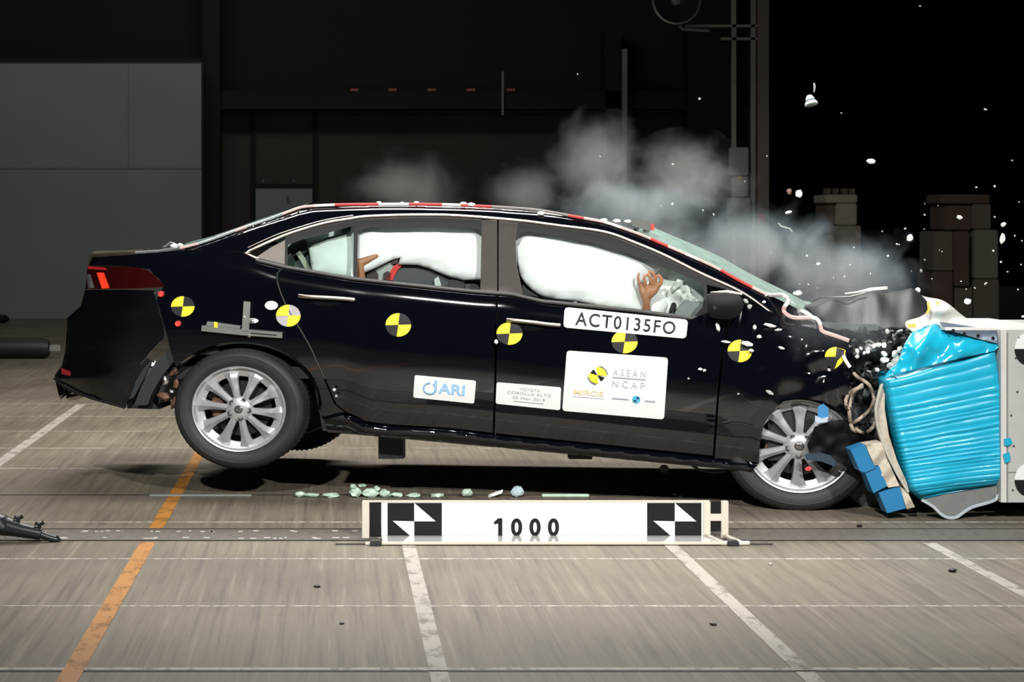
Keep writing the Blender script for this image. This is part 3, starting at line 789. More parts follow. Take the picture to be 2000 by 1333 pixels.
# aluminium cross ruler
alu = M('aluminium profile', (.26, .28, .26), .4, .6, var=.15)
rul = panel('ruler_bar', [(394, 636), (470, 643), (551, 650), (551, 661), (470, 655), (393, 647)], side(-.03), alu, car, 8, .02); rul['label'] = 'aluminium cross-shaped ruler bracket'
panel('ruler_flange', [(405, 628), (470, 637), (468, 642), (402, 636)], side(-.02), alu, rul, 6, .015)
panel('ruler_upright', [(476, 589), (489, 590), (486, 648), (472, 647)], side(-.034), alu, rul, 8, .012)
panel('ruler_mark', [(418, 629), (425, 630), (425, 641), (418, 640)], side(-.034), yel, rul, 5, .004)
panel('ruler_slot', [(490, 650), (540, 654), (540, 656), (490, 652)], side(-.033), plast, rul, 6, .003)
for (x, y) in ((487, 656), (492, 627), (478, 618)): chunk('ruler_screw', P(x, y, -.03), .010, brite, rul, x, 1, .15)
panel('glue_patch', ell(493, 627, 12, 5, 0, 330, 10), side(-.004), white, car, 6, .003)

# ---- red and white tape strung along the roof edge and down the pillar
TAPE = catmull([(352, 485), (372, 480), (395, 474), (430, 462), (470, 447), (520, 430), (560, 415), (590, 405), (640, 401), (700, 399.5), (780, 399), (850, 399.5), (900, 401), (960, 404), (1010, 407), (1060, 412), (1126, 424), (1180, 434), (1222, 448), (1258, 461), (1285, 473), (1327, 491), (1375, 512), (1408, 528), (1432, 542), (1480, 567), (1500, 576), (1515, 577), (1530, 577), (1538, 584), (1538, 592), (1532, 600), (1531, 608), (1538, 616), (1552, 621), (1575, 621), (1592, 622), (1600, 630), (1603, 640), (1607, 648), (1630, 656), (1658, 666)], 4)
segs = []; cur = [TAPE[0]]; acc = 0; lim = [34, 22, 48, 18, 40, 26, 60, 30]; k = 0
for a, b in zip(TAPE, TAPE[1:]):
    cur.append(b); acc += math.dist(a, b)
    if acc > lim[k % 8]:
        segs.append(cur); cur = [b]; acc = 0; k += 1
if len(cur) > 1: segs.append(cur)
def vtape(x, y):
    if x < 1500: return vtop(x, y+3)-.006
    k = min(1, (x-1500)/32)
    return (vtop(1500, 576)-.006)*(1-k)+(vb(x, max(y, 640))-.035)*k
for i, s_ in enumerate(segs):
    x = s_[0][0]
    pink = M('faded tape', (.66, .47, .44), .5, var=.15)
    if x < 590: m_ = M('silver tape', (.42, .48, .48), .3, .5) if i % 3 else pink
    elif x < 940: m_ = red if i % 3 != 1 else wtape
    elif x < 1070: m_ = M('scuffed tape', (.22, .21, .20), .5)
    elif x < 1140: m_ = red
    elif x < 1390: m_ = (pink, wtape, pink, red)[i % 4]
    elif x < 1440: m_ = red
    else: m_ = pink if i % 3 else wtape
    tube('tape_piece', [P(px, py, vtape(px, py)) for px, py in s_], .0075 if x < 1495 else .0105, m_, car, 6)
tube('tape_piece', [P(1647, 695, -.02), P(1652, 706, -.03), P(1660, 718, -.03)], .009, wtape, car, 6)
for i, (x, y, s_) in enumerate(((740, 396, .009), (785, 397, .009), (813, 396, .010), (905, 398, .012), (920, 400, .014), (1057, 417, .013), (1180, 430, .012), (1205, 432, .014), (1226, 433, .012), (1262, 451, .014), (340, 481, .014), (352, 479, .012))):
    chunk('roof_marker', P(x, y, vtop(x, y+6)-.0), s_, wtape, car, 60+i, 2, .12, (1.5, 1, .8), (0, 0, 0))
sb = panel('roof_sensor', [(1232, 432), (1248, 427), (1276, 436), (1277, 447), (1268, 452), (1236, 442)], lambda x, y: P(x, y, .27), M('sensor grey', (.12, .13, .12), .5), car, 5, .06)
panel('sensor_tip', [(1271, 438), (1278, 438), (1278, 450), (1271, 450)], lambda x, y: P(x, y, .262), red, sb, 4, .02)
# silver tubes put in as highlights along the rear screen edge and boot edge
for pts in ([(422, 462), (455, 451), (494, 440)], [(265, 494), (310, 491), (352, 484)]):
    tube('edge_highlight', [P(x, y, vtop(x, y)-.01 if x > 360 else .10) for x, y in pts], .008, M('silver highlight', (.75, .84, .84), .15, .8), car, 6)
tube('hinge_arm', [P(318, 484, .4), P(333, 474, .4), P(350, 481, .4)], .006, steel, car, 6)

# ---- cabin
cab = M('cabin trim grey', (.16, .165, .16), .7); seatm = M('seat fabric charcoal', (.030, .032, .035), .85)
panel('cabin_floor', [(560, 640), (1500, 720), (1500, 880), (640, 800)], lambda x, y: P(x, y, .9), cab, car, 60, .02)
def bag(name, poly, off, amp, mat, lobes, parent=car, thick=.06, step=7, farv=None):
    def f(x, y):
        d = dist_edge(poly, x, y)
        r = amp*math.sqrt(min(1, d/26))
        l = 0
        for (lx, ly, sx_, sy_, h) in lobes: l += h*math.exp(-((x-lx)/sx_)**2-((y-ly)/sy_)**2)
        l += .006*noise.noise(Vector((x/26, y/9, 2)))+.007*noise.noise(Vector((x/60, y/28, 8)))
        return P(x, y, (vg(x, y)+off if farv is None else farv)-r-l)
    return panel(name, poly, f, mat, parent, step, thick, smooth=True, sharp=180)
fb = catmull([(1000, 432), (1060, 434), (1120, 443), (1180, 458), (1230, 475), (1264, 490), (1290, 503), (1290, 522), (1275, 540), (1262, 560), (1256, 585), (1254, 612), (1200, 606), (1150, 594), (1120, 588), (1080, 584), (1051, 575), (1024, 551), (1012, 524), (1000, 490), (1000, 432)], 4)[:-1]
bag('curtain_airbag', fb, .100, .045, bagm, [(1268, 572, 24, 42, -.075), (1060, 510, 30, 45, .02), (1150, 530, 34, 50, .022), (1215, 550, 26, 40, .015), (1110, 580, 60, 9, -.012)])
rb = [(684, 428), (760, 422), (930, 424), (952, 440), (952, 546), (905, 548), (884, 543), (860, 534), (840, 525), (815, 518), (778, 517), (782, 503), (765, 508), (730, 525), (712, 533), (690, 533)]
bag('curtain_airbag', rb, .100, .035, bagm, [(718, 475, 30, 26, .02), (840, 500, 90, 14, .02), (870, 470, 80, 9, -.012), (905, 525, 40, 16, .015)])
bag('curtain_airbag', [(603, 484), (640, 464), (694, 448), (694, 547), (640, 540), (610, 532), (606, 510)], .13, .03, bagm, [(650, 500, 30, 26, .015)])
fr = [(1250, 500), (1300, 520), (1345, 545), (1368, 560), (1366, 600), (1330, 640), (1240, 640)]
bag('steering_airbag', catmull([(1255, 640), (1255, 590), (1270, 572), (1292, 568), (1306, 585), (1300, 610), (1285, 645), (1255, 640)], 4)[:-1], .20, .06, bagm, [(1280, 600, 20, 20, .02)], thick=.2)
panel('far_airbag', [(540, 470), (640, 440), (760, 425), (1000, 430), (1180, 455), (1372, 545), (1372, 640), (1000, 640), (540, 560)], lambda x, y: P(x, y, 1.30+.02*math.sin(x/22)+.015*math.sin(y/13)), bageg, car, 14, .05)
bag('passenger_airbag', [(1240, 498), (1290, 512), (1335, 534), (1378, 556), (1380, 640), (1240, 640)], 0, .05, M('passenger bag fabric', (.80, .83, .80), .8), [(1330, 570, 20, 18, .08), (1300, 540, 18, 20, -.05)], farv=.33, thick=.25)
panel('headliner', [(600, 424), (900, 414), (1180, 446), (1200, 452), (900, 420), (600, 430)], lambda x, y: P(x, y, .3), cab, car, 14, 1.2)
# seats
panel('rear_seat', catmull([(570, 700), (590, 560), (604, 540), (640, 534), (690, 545), (720, 600), (720, 700), (570, 700)], 4)[:-1], lambda x, y: P(x, y, .45), seatm, car, 16, .9)
panel('rear_trim', [(545, 500), (576, 470), (596, 468), (602, 500), (606, 530), (560, 525)], lambda x, y: P(x, y, .30), M('rear trim dark', (.05, .065, .06), .7), car, 10, .02)
tube('seat_belt', [P(582, 493, .27), P(592, 508, .27), P(604, 530, .27)], .014, M('beige strap', (.52, .50, .42), .7), car, 4)
panel('headrest', catmull([(662, 516), (668, 511), (684, 511), (690, 518), (686, 540), (664, 540), (662, 516)], 3)[:-1], lambda x, y: P(x, y, .55), M('pale headrest', (.75, .80, .78), .7), car, 6, .15)
panel('front_seat', catmull([(985, 760), (1000, 600), (1015, 545), (1030, 540), (1050, 600), (1060, 760), (985, 760)], 4)[:-1], lambda x, y: P(x, y, .38), seatm, car, 16, .45)
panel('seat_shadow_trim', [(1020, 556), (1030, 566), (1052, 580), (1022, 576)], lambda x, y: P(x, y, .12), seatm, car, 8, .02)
cs = panel('child_seat', catmull([(764, 600), (768, 545), (776, 526), (792, 517), (820, 518), (850, 527), (880, 541), (910, 552), (935, 560), (935, 600), (850, 610), (764, 600)], 4)[:-1], lambda x, y: P(x, y, .24-.0007*min(30, max(0, y-515))), M('child seat grey', (.055, .058, .064), .75), car, 8, .25)
panel('seat_piping', [(756, 546), (760, 534), (768, 521), (778, 514), (788, 517), (777, 527), (770, 540), (767, 548)], lambda x, y: P(x, y, .215), M('red piping', (.60, .03, .03), .6), cs, 5, .03)
panel('cup_holder', ell(892, 556, 16, 14, 0, 345, 16), lambda x, y: P(x, y, .20), M('child seat dark', (.02, .02, .022), .6), cs, 6, .05)
panel('clear_buckle', [(848, 546), (856, 540), (862, 558), (850, 562)], lambda x, y: P(x, y, .19), M('clear buckle', (.5, .56, .54), .3), cs, 5, .02)
for pts in (((716, 534), (722, 528), (732, 528), (738, 536), (738, 548), (716, 546)), ((749, 534), (756, 530), (764, 534), (762, 548), (748, 546)), ((764, 516), (768, 506), (778, 506), (776, 516))):
    panel('seat_knob', pts, lambda x, y: P(x, y, .215), M('brown black knob', (.035, .02, .018), .6), car, 5, .04)
panel('grey_bolster', [(700, 560), (712, 536), (745, 520), (768, 510), (770, 560)], lambda x, y: P(x, y, .23), M('bolster grey', (.32, .36, .34), .8), car, 8, .1)
# dash and steering wheel
panel('dashboard', catmull([(1300, 700), (1316, 620), (1330, 596), (1352, 590), (1420, 600), (1520, 640), (1520, 700), (1300, 700)], 4)[:-1], lambda x, y: P(x, y, .16), M('dash grey', (.20, .22, .215), .7), car, 12, 1.4)
sw = [P(1322+16*math.cos(t), 636, .42)+Vector((.05*math.sin(t)*.5, .19*math.cos(t), .17*math.sin(t))) for t in [2*math.pi*i/28 for i in range(28)]]
tube('steering_wheel', sw, .015, plast, car, 8, closed=True)
for i, (x, y, s_) in enumerate(((1343, 582, .03), (1352, 600, .025), (1360, 606, .02), (1336, 570, .03), (1322, 560, .035))):
    chunk('torn_trim', P(x, y, .22), s_, M('torn trim pale', (.62, .65, .62), .7), car, 80+i, 2, .3, (1, .6, 1.3))

# ---- bonnet, folded up
def hood():
    NE = [(1572, 598), (1600, 618), (1640, 646), (1680, 648), (1720, 640), (1765, 640), (1800, 650)]
    TE = [(1572, 596), (1600, 588), (1640, 580), (1690, 570), (1735, 566), (1780, 567), (1815, 582), (1835, 605)]
    bm = bmesh.new(); R_ = []
    for i in range(31):
        px = 1572+i*(1812-1572)/30
        row = []
        for j in range(25):
            k = j/24
            v = .09+k*(CW-.2)
            n_ = interp(NE, px, True); t_ = interp(TE, px, True)
            e = min(1, k/.34); e = e*e*(3-2*e)
            py = n_+(t_-n_)*e
            p = P(px, py, v) if k <= .34 else None
            if p is None:
                q = P(px, t_, .09+.34*(CW-.2)); p = Vector((q.x+(v-q.y)*.03, v, q.z-(k-.34)*.22))
            a = min(1, i/6)
            p.z += a*(.016*noise.noise(Vector((px/26, v*4, 3)))+.018*math.sin(px/13+v*5)*math.exp(-((v-.45)/.4)**2)*.5)
            row.append(bm.verts.new(p))
        R_.append(row)
    for a, b in zip(R_, R_[1:]):
        for j in range(24): bm.faces.new((a[j], a[j+1], b[j+1], b[j]))
    o = frombm('bonnet', bm, M('scuffed black paint', (.014, .017, .018), .55, 0, .4, .0, var=.5, scale=10), car, True, 40)
    m = o.modifiers.new('thickness', 'SOLIDIFY'); m.thickness = .004
    return o
hd = hood()
tube('bonnet_edge', [P(1650, 574, .6), P(1675, 571, .6), P(1700, 566, .62), P(1733, 563, .62)], .008, wtape, hd, 6, radii=[.004, .005, .010, .009])  # white tube standing for the highlight along the bonnet edge
tube('bonnet_edge', [P(1585, 588, .4), P(1602, 582, .5), P(1660, 580, .5), P(1690, 573, .5)], .004, steel, hd, 6)
panel('bonnet_fold', [(1600, 628), (1640, 632), (1712, 634), (1716, 646), (1650, 646), (1612, 640)], lambda x, y: P(x, y, .10+.02*math.sin(x/20)), M('grey inner sheet', (.10, .12, .115), .5, .3), car, 7, .02)
panel('cowl_trim', [(1556, 600), (1580, 610), (1590, 622), (1596, 640), (1588, 652), (1566, 644), (1562, 624)], lambda x, y: P(x, y, .06), steel, car, 6, .05)
chunk('cowl_clip', P(1574, 612, .03), .022, white, car, 3, 1, .2, (1.6, .6, .6), (0, .5, 0))
# ---- wrecked engine bay
bay = [M('bay black', (.012, .013, .014), .5), M('bay dark alloy', (.12, .125, .125), .4, .7), M('bay pale alloy', (.42, .45, .44), .4, .6), M('bay white plastic', (.74, .78, .74), .45)]
rr = random.Random(11)
panel('inner_wing', [(1640, 640), (1780, 640), (1790, 720), (1740, 860), (1640, 860)], lambda x, y: P(x, y, .20+.05*noise.noise(Vector((x/20, y/20, 0)))), bay[0], car, 8, .2)
for i in range(70):
    x = rr.uniform(1645, 1775); y = rr.uniform(642, 800)
    if x+ (y-640)*.35 > 1790: continue
    m_ = bay[rr.choice((0, 0, 0, 0, 1, 1, 1, 2))]
    chunk('engine_fragment', P(x, y, rr.uniform(.06, .16)), rr.uniform(.010, .030), m_, car, 100+i, 1, .4, (rr.uniform(.5, 1.8), .8, rr.uniform(.4, 1.2)))
for i, (x, y, s_) in enumerate(((1674, 687, .012), (1681, 681, .008), (1688, 690, .010), (1695, 688, .010), (1674, 697, .010), (1661, 700, .009), (1727, 692, .014), (1727, 704, .018), (1741, 715, .021), (1748, 692, .018), (1758, 684, .018), (1752, 704, .02), (1713, 723, .010), (1707, 676, .012), (1715, 674, .012), (1726, 675, .012), (1733, 648, .012))):
    chunk('engine_fragment', P(x, y, .04), s_, bay[3] if i not in (8, 12) else white, car, 200+i, 2, .18, (1, .8, 1.25))
for i in range(14):
    x = rr.uniform(1680, 1765); y = rr.uniform(645, 740)
    p = P(x, y, .09); q = P(x+rr.uniform(-22, 22), y+rr.uniform(-20, 20), .07)
    tube('wiring', [p, p.lerp(q, .5)+Vector((0, -.02, .012)), q], rr.choice((.004, .006)), bay[rr.choice((0, 1, 2))], car, 5)
hose = M('tan cable', (.42, .34, .27), .6)
for pts in ([(1668, 730), (1676, 738), (1686, 744), (1697, 752), (1705, 770), (1706, 785), (1698, 802), (1682, 816), (1668, 826), (1662, 832)], [(1684, 752), (1668, 766), (1661, 785), (1659, 810), (1662, 830)], [(1684, 756), (1666, 763), (1654, 776), (1652, 790), (1656, 800)], [(1672, 838), (1682, 845), (1694, 844), (1704, 836), (1709, 826)], [(1662, 830), (1668, 842), (1684, 848)]):
    tube('loose_cable', [P(x, y, -.03-.03*math.sin(i*.7)) for i, (x, y) in enumerate(catmull(pts, 4))], .0085, hose, car, 7)
# torn liner hanging over the front wheel
panel('torn_liner', catmull([(1592, 836), (1620, 826), (1655, 822), (1700, 836), (1735, 860), (1742, 900), (1700, 935), (1668, 925), (1640, 905), (1606, 892), (1583, 886), (1578, 866), (1586, 850), (1592, 836)], 3)[:-1], lambda x, y: P(x, y, -.02+.012*noise.noise(Vector((x/20, y/20, 5)))), M('torn black liner', (.0016, .0018, .003), .5, 0, .12, .0), car, 7, .04)
panel('liner_blade', [(1572, 888), (1600, 884), (1622, 890), (1636, 906), (1632, 913), (1605, 902), (1575, 899)], lambda x, y: P(x, y, -.05), M('blue black blade', (.03, .055, .085), .2, .2, .5, .8), car, 5, .02)
panel('front_skid', [(1655, 900), (1700, 930), (1760, 985), (1800, 1010), (1700, 1010), (1650, 960)], lambda x, y: P(x, min(y, 998), .25), bay[0], car, 12, .8)
panel('blue_scrap', [(1598, 794), (1608, 789), (1618, 797), (1618, 815), (1606, 826), (1597, 820)], lambda x, y: P(x, y, -.045), M('blue foil scrap', (.04, .22, .46), .4), car, 5, .008)
panel('blue_scrap', [(1592, 812), (1606, 818), (1618, 814), (1616, 825), (1600, 827), (1592, 824)], lambda x, y: P(x, y, -.048), M('pale foil scrap', (.45, .53, .64), .4), car, 5, .006)
panel('red_scrap', [(1572, 915), (1580, 911), (1586, 915), (1582, 920), (1574, 920)], lambda x, y: P(x, y, -.01), red, car, 3, .004)
panel('trailing_cable_clip', ell(1297, 917, 9, 7, 0, 330, 10), lambda x, y: P(x, y, .3), plast, car, 5, .04)
tube('trailing_wire', [P(1350, 908, .2), P(1365, 918, .2), P(1392, 923, .2), P(1420, 920, .2)], .007, plast, car, 6)
# torn white sheet thrown up in front of the bonnet
sh = panel('torn_sheet', catmull([(1800, 577), (1812, 581), (1838, 586), (1858, 598), (1874, 612), (1892, 628), (1860, 632), (1830, 634), (1805, 638), (1790, 650), (1772, 642), (1770, 628), (1796, 620), (1812, 608), (1812, 592), (1800, 577)], 3)[:-1], lambda x, y: P(x, y, .05+.05*math.sin(x/11+y/19)+.03*math.sin(y/7)), M('torn white plastic', (.78, .79, .76), .5), car, 5, .008)
ys = M('torn yellow edge', (.62, .52, .10), .6)
panel('yellow_edge', [(1810, 592), (1815, 590), (1818, 604), (1812, 614), (1808, 612), (1812, 604)], lambda x, y: P(x, y, .0), ys, sh, 4, .004)
panel('yellow_edge', [(1828, 590), (1834, 588), (1835, 596), (1830, 597)], lambda x, y: P(x, y, .0), ys, sh, 4, .004)
panel('yellow_edge', [(1772, 634), (1790, 632), (1788, 641), (1774, 641)], lambda x, y: P(x, y, .0), ys, sh, 4, .004)

# ================================================================== DUMMIES
skin = M('tan dummy vinyl', (.36, .165, .085), .5, var=.12, scale=40)
def C(px, py, v): 
    p = P(px, py, v); return Vector((OX, OY, 0))+Vector((p.x*_c+p.y*_s, -p.x*_s+p.y*_c, p.z))
V = .150
hand = [
  [(C(1262, 640, .2), .034), (C(1262, 612, V+.02), .021), (C(1263, 592, V), .018), (C(1262, 582, V), .022)],         # forearm to wrist
  [(C(1262, 582, V), .022), (C(1266, 572, V), .024), (C(1269, 566, V), .021)],
  [(C(1262, 584, V), .020), (C(1256, 572, V), .018), (C(1253, 564, V), .013)],
  [(C(1268, 578, V), .018), (C(1278, 568, V), .019), (C(1283, 561, V), .015)],
  [(C(1252, 562, V), .0115), (C(1247, 550, V-.012), .0085), (C(1246, 542, V-.016), .0075), (C(1248, 534, V-.014), .0062)],   # little finger
  [(C(1261, 562, V), .0115), (C(1259, 551, V-.020), .0085), (C(1258, 543, V-.024), .0078), (C(1259, 538, V-.018), .0068)],
  [(C(1271, 558, V), .012), (C(1271, 549, V-.022), .0088), (C(1269, 541, V-.026), .0080), (C(1265, 536, V-.016), .0072)],
  [(C(1279, 555, V), .012), (C(1280, 544, V-.018), .0092), (C(1276, 534, V-.022), .0084), (C(1268, 530, V-.012), .0074)],
  [(C(1284, 560, V), .014), (C(1291, 554, V-.008), .0110), (C(1292, 545, V-.012), .0100), (C(1287, 538, V-.014), .0080)],     # thumb
  [(C(1262, 640, .2), .036), (C(1240, 700, .26), .045), (C(1150, 620, .30), .055)],                                           # upper arm
  [(C(1150, 620, .30), .07), (C(1140, 640, .42), .11), (C(1120, 720, .42), .14), (C(1110, 790, .42), .14)],                  # trunk
  [(C(1140, 620, .42), .06), (C(1150, 590, .42), .06), (C(1160, 535, .44), .095), (C(1162, 505, .44), .09)],                 # neck, head
  [(C(1196, 535, .44), .012), (C(1200, 540, .44), .014)],
  [(C(1110, 790, .36), .09), (C(1230, 760, .33), .075), (C(1270, 840, .33), .055), (C(1330, 870, .33), .04)],
  [(C(1110, 790, .50), .09), (C(1230, 760, .53), .075), (C(1270, 840, .53), .055), (C(1330, 870, .53), .04)],
  [(C(1140, 620, .54), .06), (C(1180, 700, .62), .045), (C(1260, 660, .6), .035), (C(1290, 650, .58), .03)],
]
dm = body('crash_test_dummy', hand, skin, None, .0050, 2)
tag(dm, 'tan dummy with a raised clenched hand at the front side window', 'dummy')
foot = [
  [(C(708, 600, .24), .034), (C(705, 545, .18), .026), (C(704, 530, .17), .022), (C(704, 520, .17), .024)],
  [(C(697, 513, .17), .020), (C(704, 514, .17), .025), (C(716, 509, .17), .021), (C(726, 504, .17), .016), (C(736, 500, .17), .011)],
  [(C(712, 509, .185), .018), (C(726, 504, .185), .014), (C(735, 500, .185), .010)],
  [(C(708, 600, .24), .036), (C(740, 650, .28), .05), (C(790, 660, .32), .075)],
  [(C(740, 690, .45), .05), (C(790, 660, .40), .075), (C(800, 625, .36), .085), (C(815, 600, .40), .06)],
  [(C(815, 600, .40), .05), (C(830, 590, .42), .075)],
]
d2 = body('child_dummy', foot, skin, None, .007, 3)
tag(d2, 'small tan dummy with one leg kicked up behind the rear door glass', 'dummy')
# ================================================================== BARRIER
Db = 9.12
conc = M('painted concrete', (.42, .42, .40), .7, var=.14, scale=6, bump=.08, bscale=40)
wl = wbox('barrier_wall', 1962, 645, 2060, 982, Db, .96, conc, None, None)
bwm = empty('barrier_block', at(2030, HY+F*CH/Db, Db)); tag(bwm, 'pale grey concrete crash barrier at the right edge with round targets', 'barrier'); bpy.context.view_layer.update()
wl.name = 'face_block'; rel(wl, bwm)
a = at(2060, 645, Db)
o = box('base_block', (a.x, Db-.1, 0), (a.x+2.6, Db+1.0, at(0, 645, Db).z), conc, None, .01); rel(o, bwm)
lightm = M('pale edge steel', (.55, .54, .51), .55, var=.1)
rel(wbox('edge_plate', 1955, 645, 1966, 982, Db-.01, .98, lightm), bwm)
rel(wbox('edge_groove', 1967, 650, 1969, 980, Db-.004, .01, M('groove', (.2, .2, .19), .7)), bwm)
rel(wbox('top_plate', 1846, 640, 2060, 646, Db+.05, .91, M('top plate', (.66, .65, .62), .5), None, bevel=.002), bwm)
for x, y in ((1984, 700), (1987, 766), (1975, 812), (1980, 872), (1978, 958), (1990, 660)):
    o = chunk('bolt_head', at(x, y, Db), .006, M('bolt dark', (.06, .06, .06), .5), None, x, 1, .1); rel(o, bwm)
rel(wbox('panel_joint', 1966, 922, 2060, 924, Db-.003, .01, M('groove', (.2, .2, .19), .7)), bwm)
for cy in (682, 938):
    for i, (a0, a1) in enumerate(((90, 180), (180, 270), (270, 360), (0, 90))):
        o = panel('target_quarter', fan(2008, cy, 26, 32, a0, a1, 10), lambda x, y: at(x, y, Db-.004), white if i % 2 == 0 else ink, None, 10, .003); rel(o, bwm)

barrier = empty('deformable_barrier', at(1850, HY+F*CH/Db, Db)); tag(barrier, 'crushed bright blue honeycomb crash barrier in front of the car', 'barrier'); bpy.context.view_layer.update()
def bl(o): return rel(o, barrier)
def foil(name, col, rough=.28):
    return M(name, col, rough, .0, .5, .3, var=.06, scale=8)
blue = foil('bright blue foil', (.008, .37, .56), .34); blue2 = foil('mid blue foil', (.007, .16, .35), .45)
RG = random.Random(5)
LE = [(0, 1724, 745), (.15, 1731, 780), (.42, 1746, 850), (.70, 1761, 912), (.92, 1776, 960), (1, 1796, 977)]
RE = [(0, 1943, 688), (.25, 1957, 763), (.5, 1964, 830), (.64, 1969, 868), (.76, 1967, 898), (.9, 1965, 932), (1, 1950, 950)]
PL = [0]                                     # pleat lines down the crushed face
while PL[-1] < 1: PL.append(PL[-1]+(RG.uniform(.055, .075) if PL[-1] < .16 else RG.uniform(.024, .052)))
PH = [RG.uniform(.4, 1) for _ in PL]
def honeycomb():
    nb, na = 150, 44
    bm = bmesh.new(); Fr = []; Bk = []
    for i in range(nb+1):
        b = i/nb
        j = max(k for k in range(len(PL)) if PL[k] <= b)
        e = PL[j+1] if j+1 < len(PL) else 1.03
        q = (b-PL[j])/(e-PL[j])
        prof = PH[j]*(math.sin(math.pi*min(1, q*1.02)))**.6
        x0, y0 = interp([(l[0], l[1]) for l in LE], b), interp([(l[0], l[2]) for l in LE], b)
        x1, y1 = interp([(l[0], l[1]) for l in RE], b), interp([(l[0], l[2]) for l in RE], b)
        fr, bk_ = [], []
        for k in range(na+1):
            a = k/na
            x = x0+(x1-x0)*a; y = y0+(y1-y0)*a+4*math.sin(math.pi*a)*(.5-b)+1.6*noise.noise(Vector((a*3, PL[j]*9, 0)))
            d = .016*prof*(.45+.75*abs(noise.noise(Vector((a*2.2, PL[j]*40, 3)))))
            d -= .05*max(0, 1-a/.07)**2+.02*max(0, 1-(1-a)/.05)**2
            d -= .07*max(0, (b-.86)/.14)**2
            d += .010*noise.noise(Vector((a*3, b*3, 9)))
            p = at(x, y, Db+.01-d)
            fr.append(bm.verts.new(p))
            bk_.append(bm.verts.new(p+Vector((.14 if k < 6 else .02, .85, 0))) if k in (0, na) or i in (0, nb) else None)
        Fr.append(fr); Bk.append(bk_)
    for A, B in zip(Fr, Fr[1:]):
        for k in range(na): bm.faces.new((A[k], A[k+1], B[k+1], B[k]))
    for i in range(nb):
        for k in (0, na): bm.faces.new((Fr[i][k], Fr[i+1][k], Bk[i+1][k], Bk[i][k]))
    for k in range(na):
        for i in (0, nb): bm.faces.new((Fr[i][k], Fr[i][k+1], Bk[i][k+1], Bk[i][k]))
    return frombm('honeycomb_block', bm, blue, None, True, 50)
bl(honeycomb())
flap = [(1768, 672), (1780, 651), (1806, 640), (1829, 632), (1842, 640), (1870, 652), (1910, 662), (1954, 675), (1942, 686), (1850, 706), (1792, 720), (1745, 731), (1727, 740), (1735, 726), (1754, 710)]
def fflap(x, y):
    d = .012*math.sin(x/13+y/21)+.02*noise.noise(Vector((x/30, y/22, 7)))+.03*math.exp(-((x-1800+ (y-680)*.5)/16)**2)
    top = max(0, (690-y)/55)
    return at(x, y, Db+.01-d+.16*top*top)
bl(panel('folded_skin', flap, fflap, foil('glossy blue foil', (.010, .38, .56), .2), None, 4.5, thick=.01, sharp=70))
fm_ = M('galvanised flange', (.15, .19, .25), .5, .5, var=.15, scale=9)
fl_ = bl(panel('mounting_flange', [(1836, 629), (1958, 647), (1957, 674), (1910, 662), (1862, 648), (1842, 638)], lambda x, y: at(x, y, Db+.03+.002*max(0, 660-y)), fm_, None, 8, .012))
for x, y in ((1884, 652), (1911, 656), (1940, 661), (1862, 646)):
    o = lathe('flange_hole', [(0, -.002), (.007, -.002), (.008, .004)], ink, None, 12); o.location = at(x, y, Db+.026); o.parent = fl_; o.matrix_parent_inverse = fl_.matrix_world.inverted()
# stepped lower blocks
hc = M('raw honeycomb tan', (.46, .41, .33), .7, var=.25, scale=40, bump=.3)
for i, pts in enumerate(([(1661, 879), (1689, 869), (1702, 901), (1712, 914), (1690, 924), (1680, 921)], [(1690, 925), (1717, 911), (1733, 950), (1706, 964)], [(1716, 963), (1757, 950), (1771, 993), (1733, 1003)])):
    bl(panel('bumper_cell', pts, lambda x, y, i=i: at(x, y, Db-.02+.01*i), blue2, None, 6, .10, smooth=False))
for pts in ([(1690, 869), (1722, 864), (1734, 900), (1727, 909), (1708, 910)], [(1712, 912), (1735, 902), (1757, 950), (1735, 953)], [(1757, 950), (1772, 960), (1787, 991), (1771, 995)]):
    bl(panel('raw_cell', pts, lambda x, y: at(x, y, Db+.0+.012*math.sin((x+y)/8)), hc, None, 5, .10))
bp2 = [(1722, 752), (1714, 780), (1710, 800), (1712, 830), (1722, 864), (1740, 905), (1760, 940), (1776, 962), (1770, 940), (1752, 900), (1736, 850), (1728, 800), (1728, 770)]
bl(panel('bent_back_sheet', bp2, lambda x, y: at(x, y, Db+.02+.015*math.sin((x-1710)/9)), hc, None, 5, .03))
bl(tube('sheet_edge', [at(x, y, Db-.0) for x, y in catmull([(1723, 750), (1714, 782), (1711, 805), (1716, 840), (1730, 880), (1750, 922), (1774, 962)], 4)], .006, M('sheet edge pale', (.55, .54, .47), .5, .3), None, 6))
lip = catmull([(1800, 977), (1822, 990), (1838, 1005), (1852, 1012), (1868, 1011), (1884, 1000), (1900, 991), (1925, 984), (1944, 977), (1948, 966)], 4)
bl(panel('torn_lip', lip+[(1948, 950), (1900, 958), (1850, 966)], lambda x, y: at(x, y, Db+.03), M('lip grey', (.20, .205, .2), .45, .4), None, 7, .01))
bl(tube('lip_edge', [at(x, y, Db+.015) for x, y in lip], .008, M('lip edge pale', (.62, .68, .74), .35, .5), None, 6))
for pts in ([(1962, 858), (1974, 856), (1978, 866), (1968, 872), (1962, 870)], [(1960, 888), (1972, 884), (1974, 900), (1964, 906)]):
    bl(panel('skin_tab', pts, lambda x, y: at(x, y, Db-.02), blue, None, 4, .02))

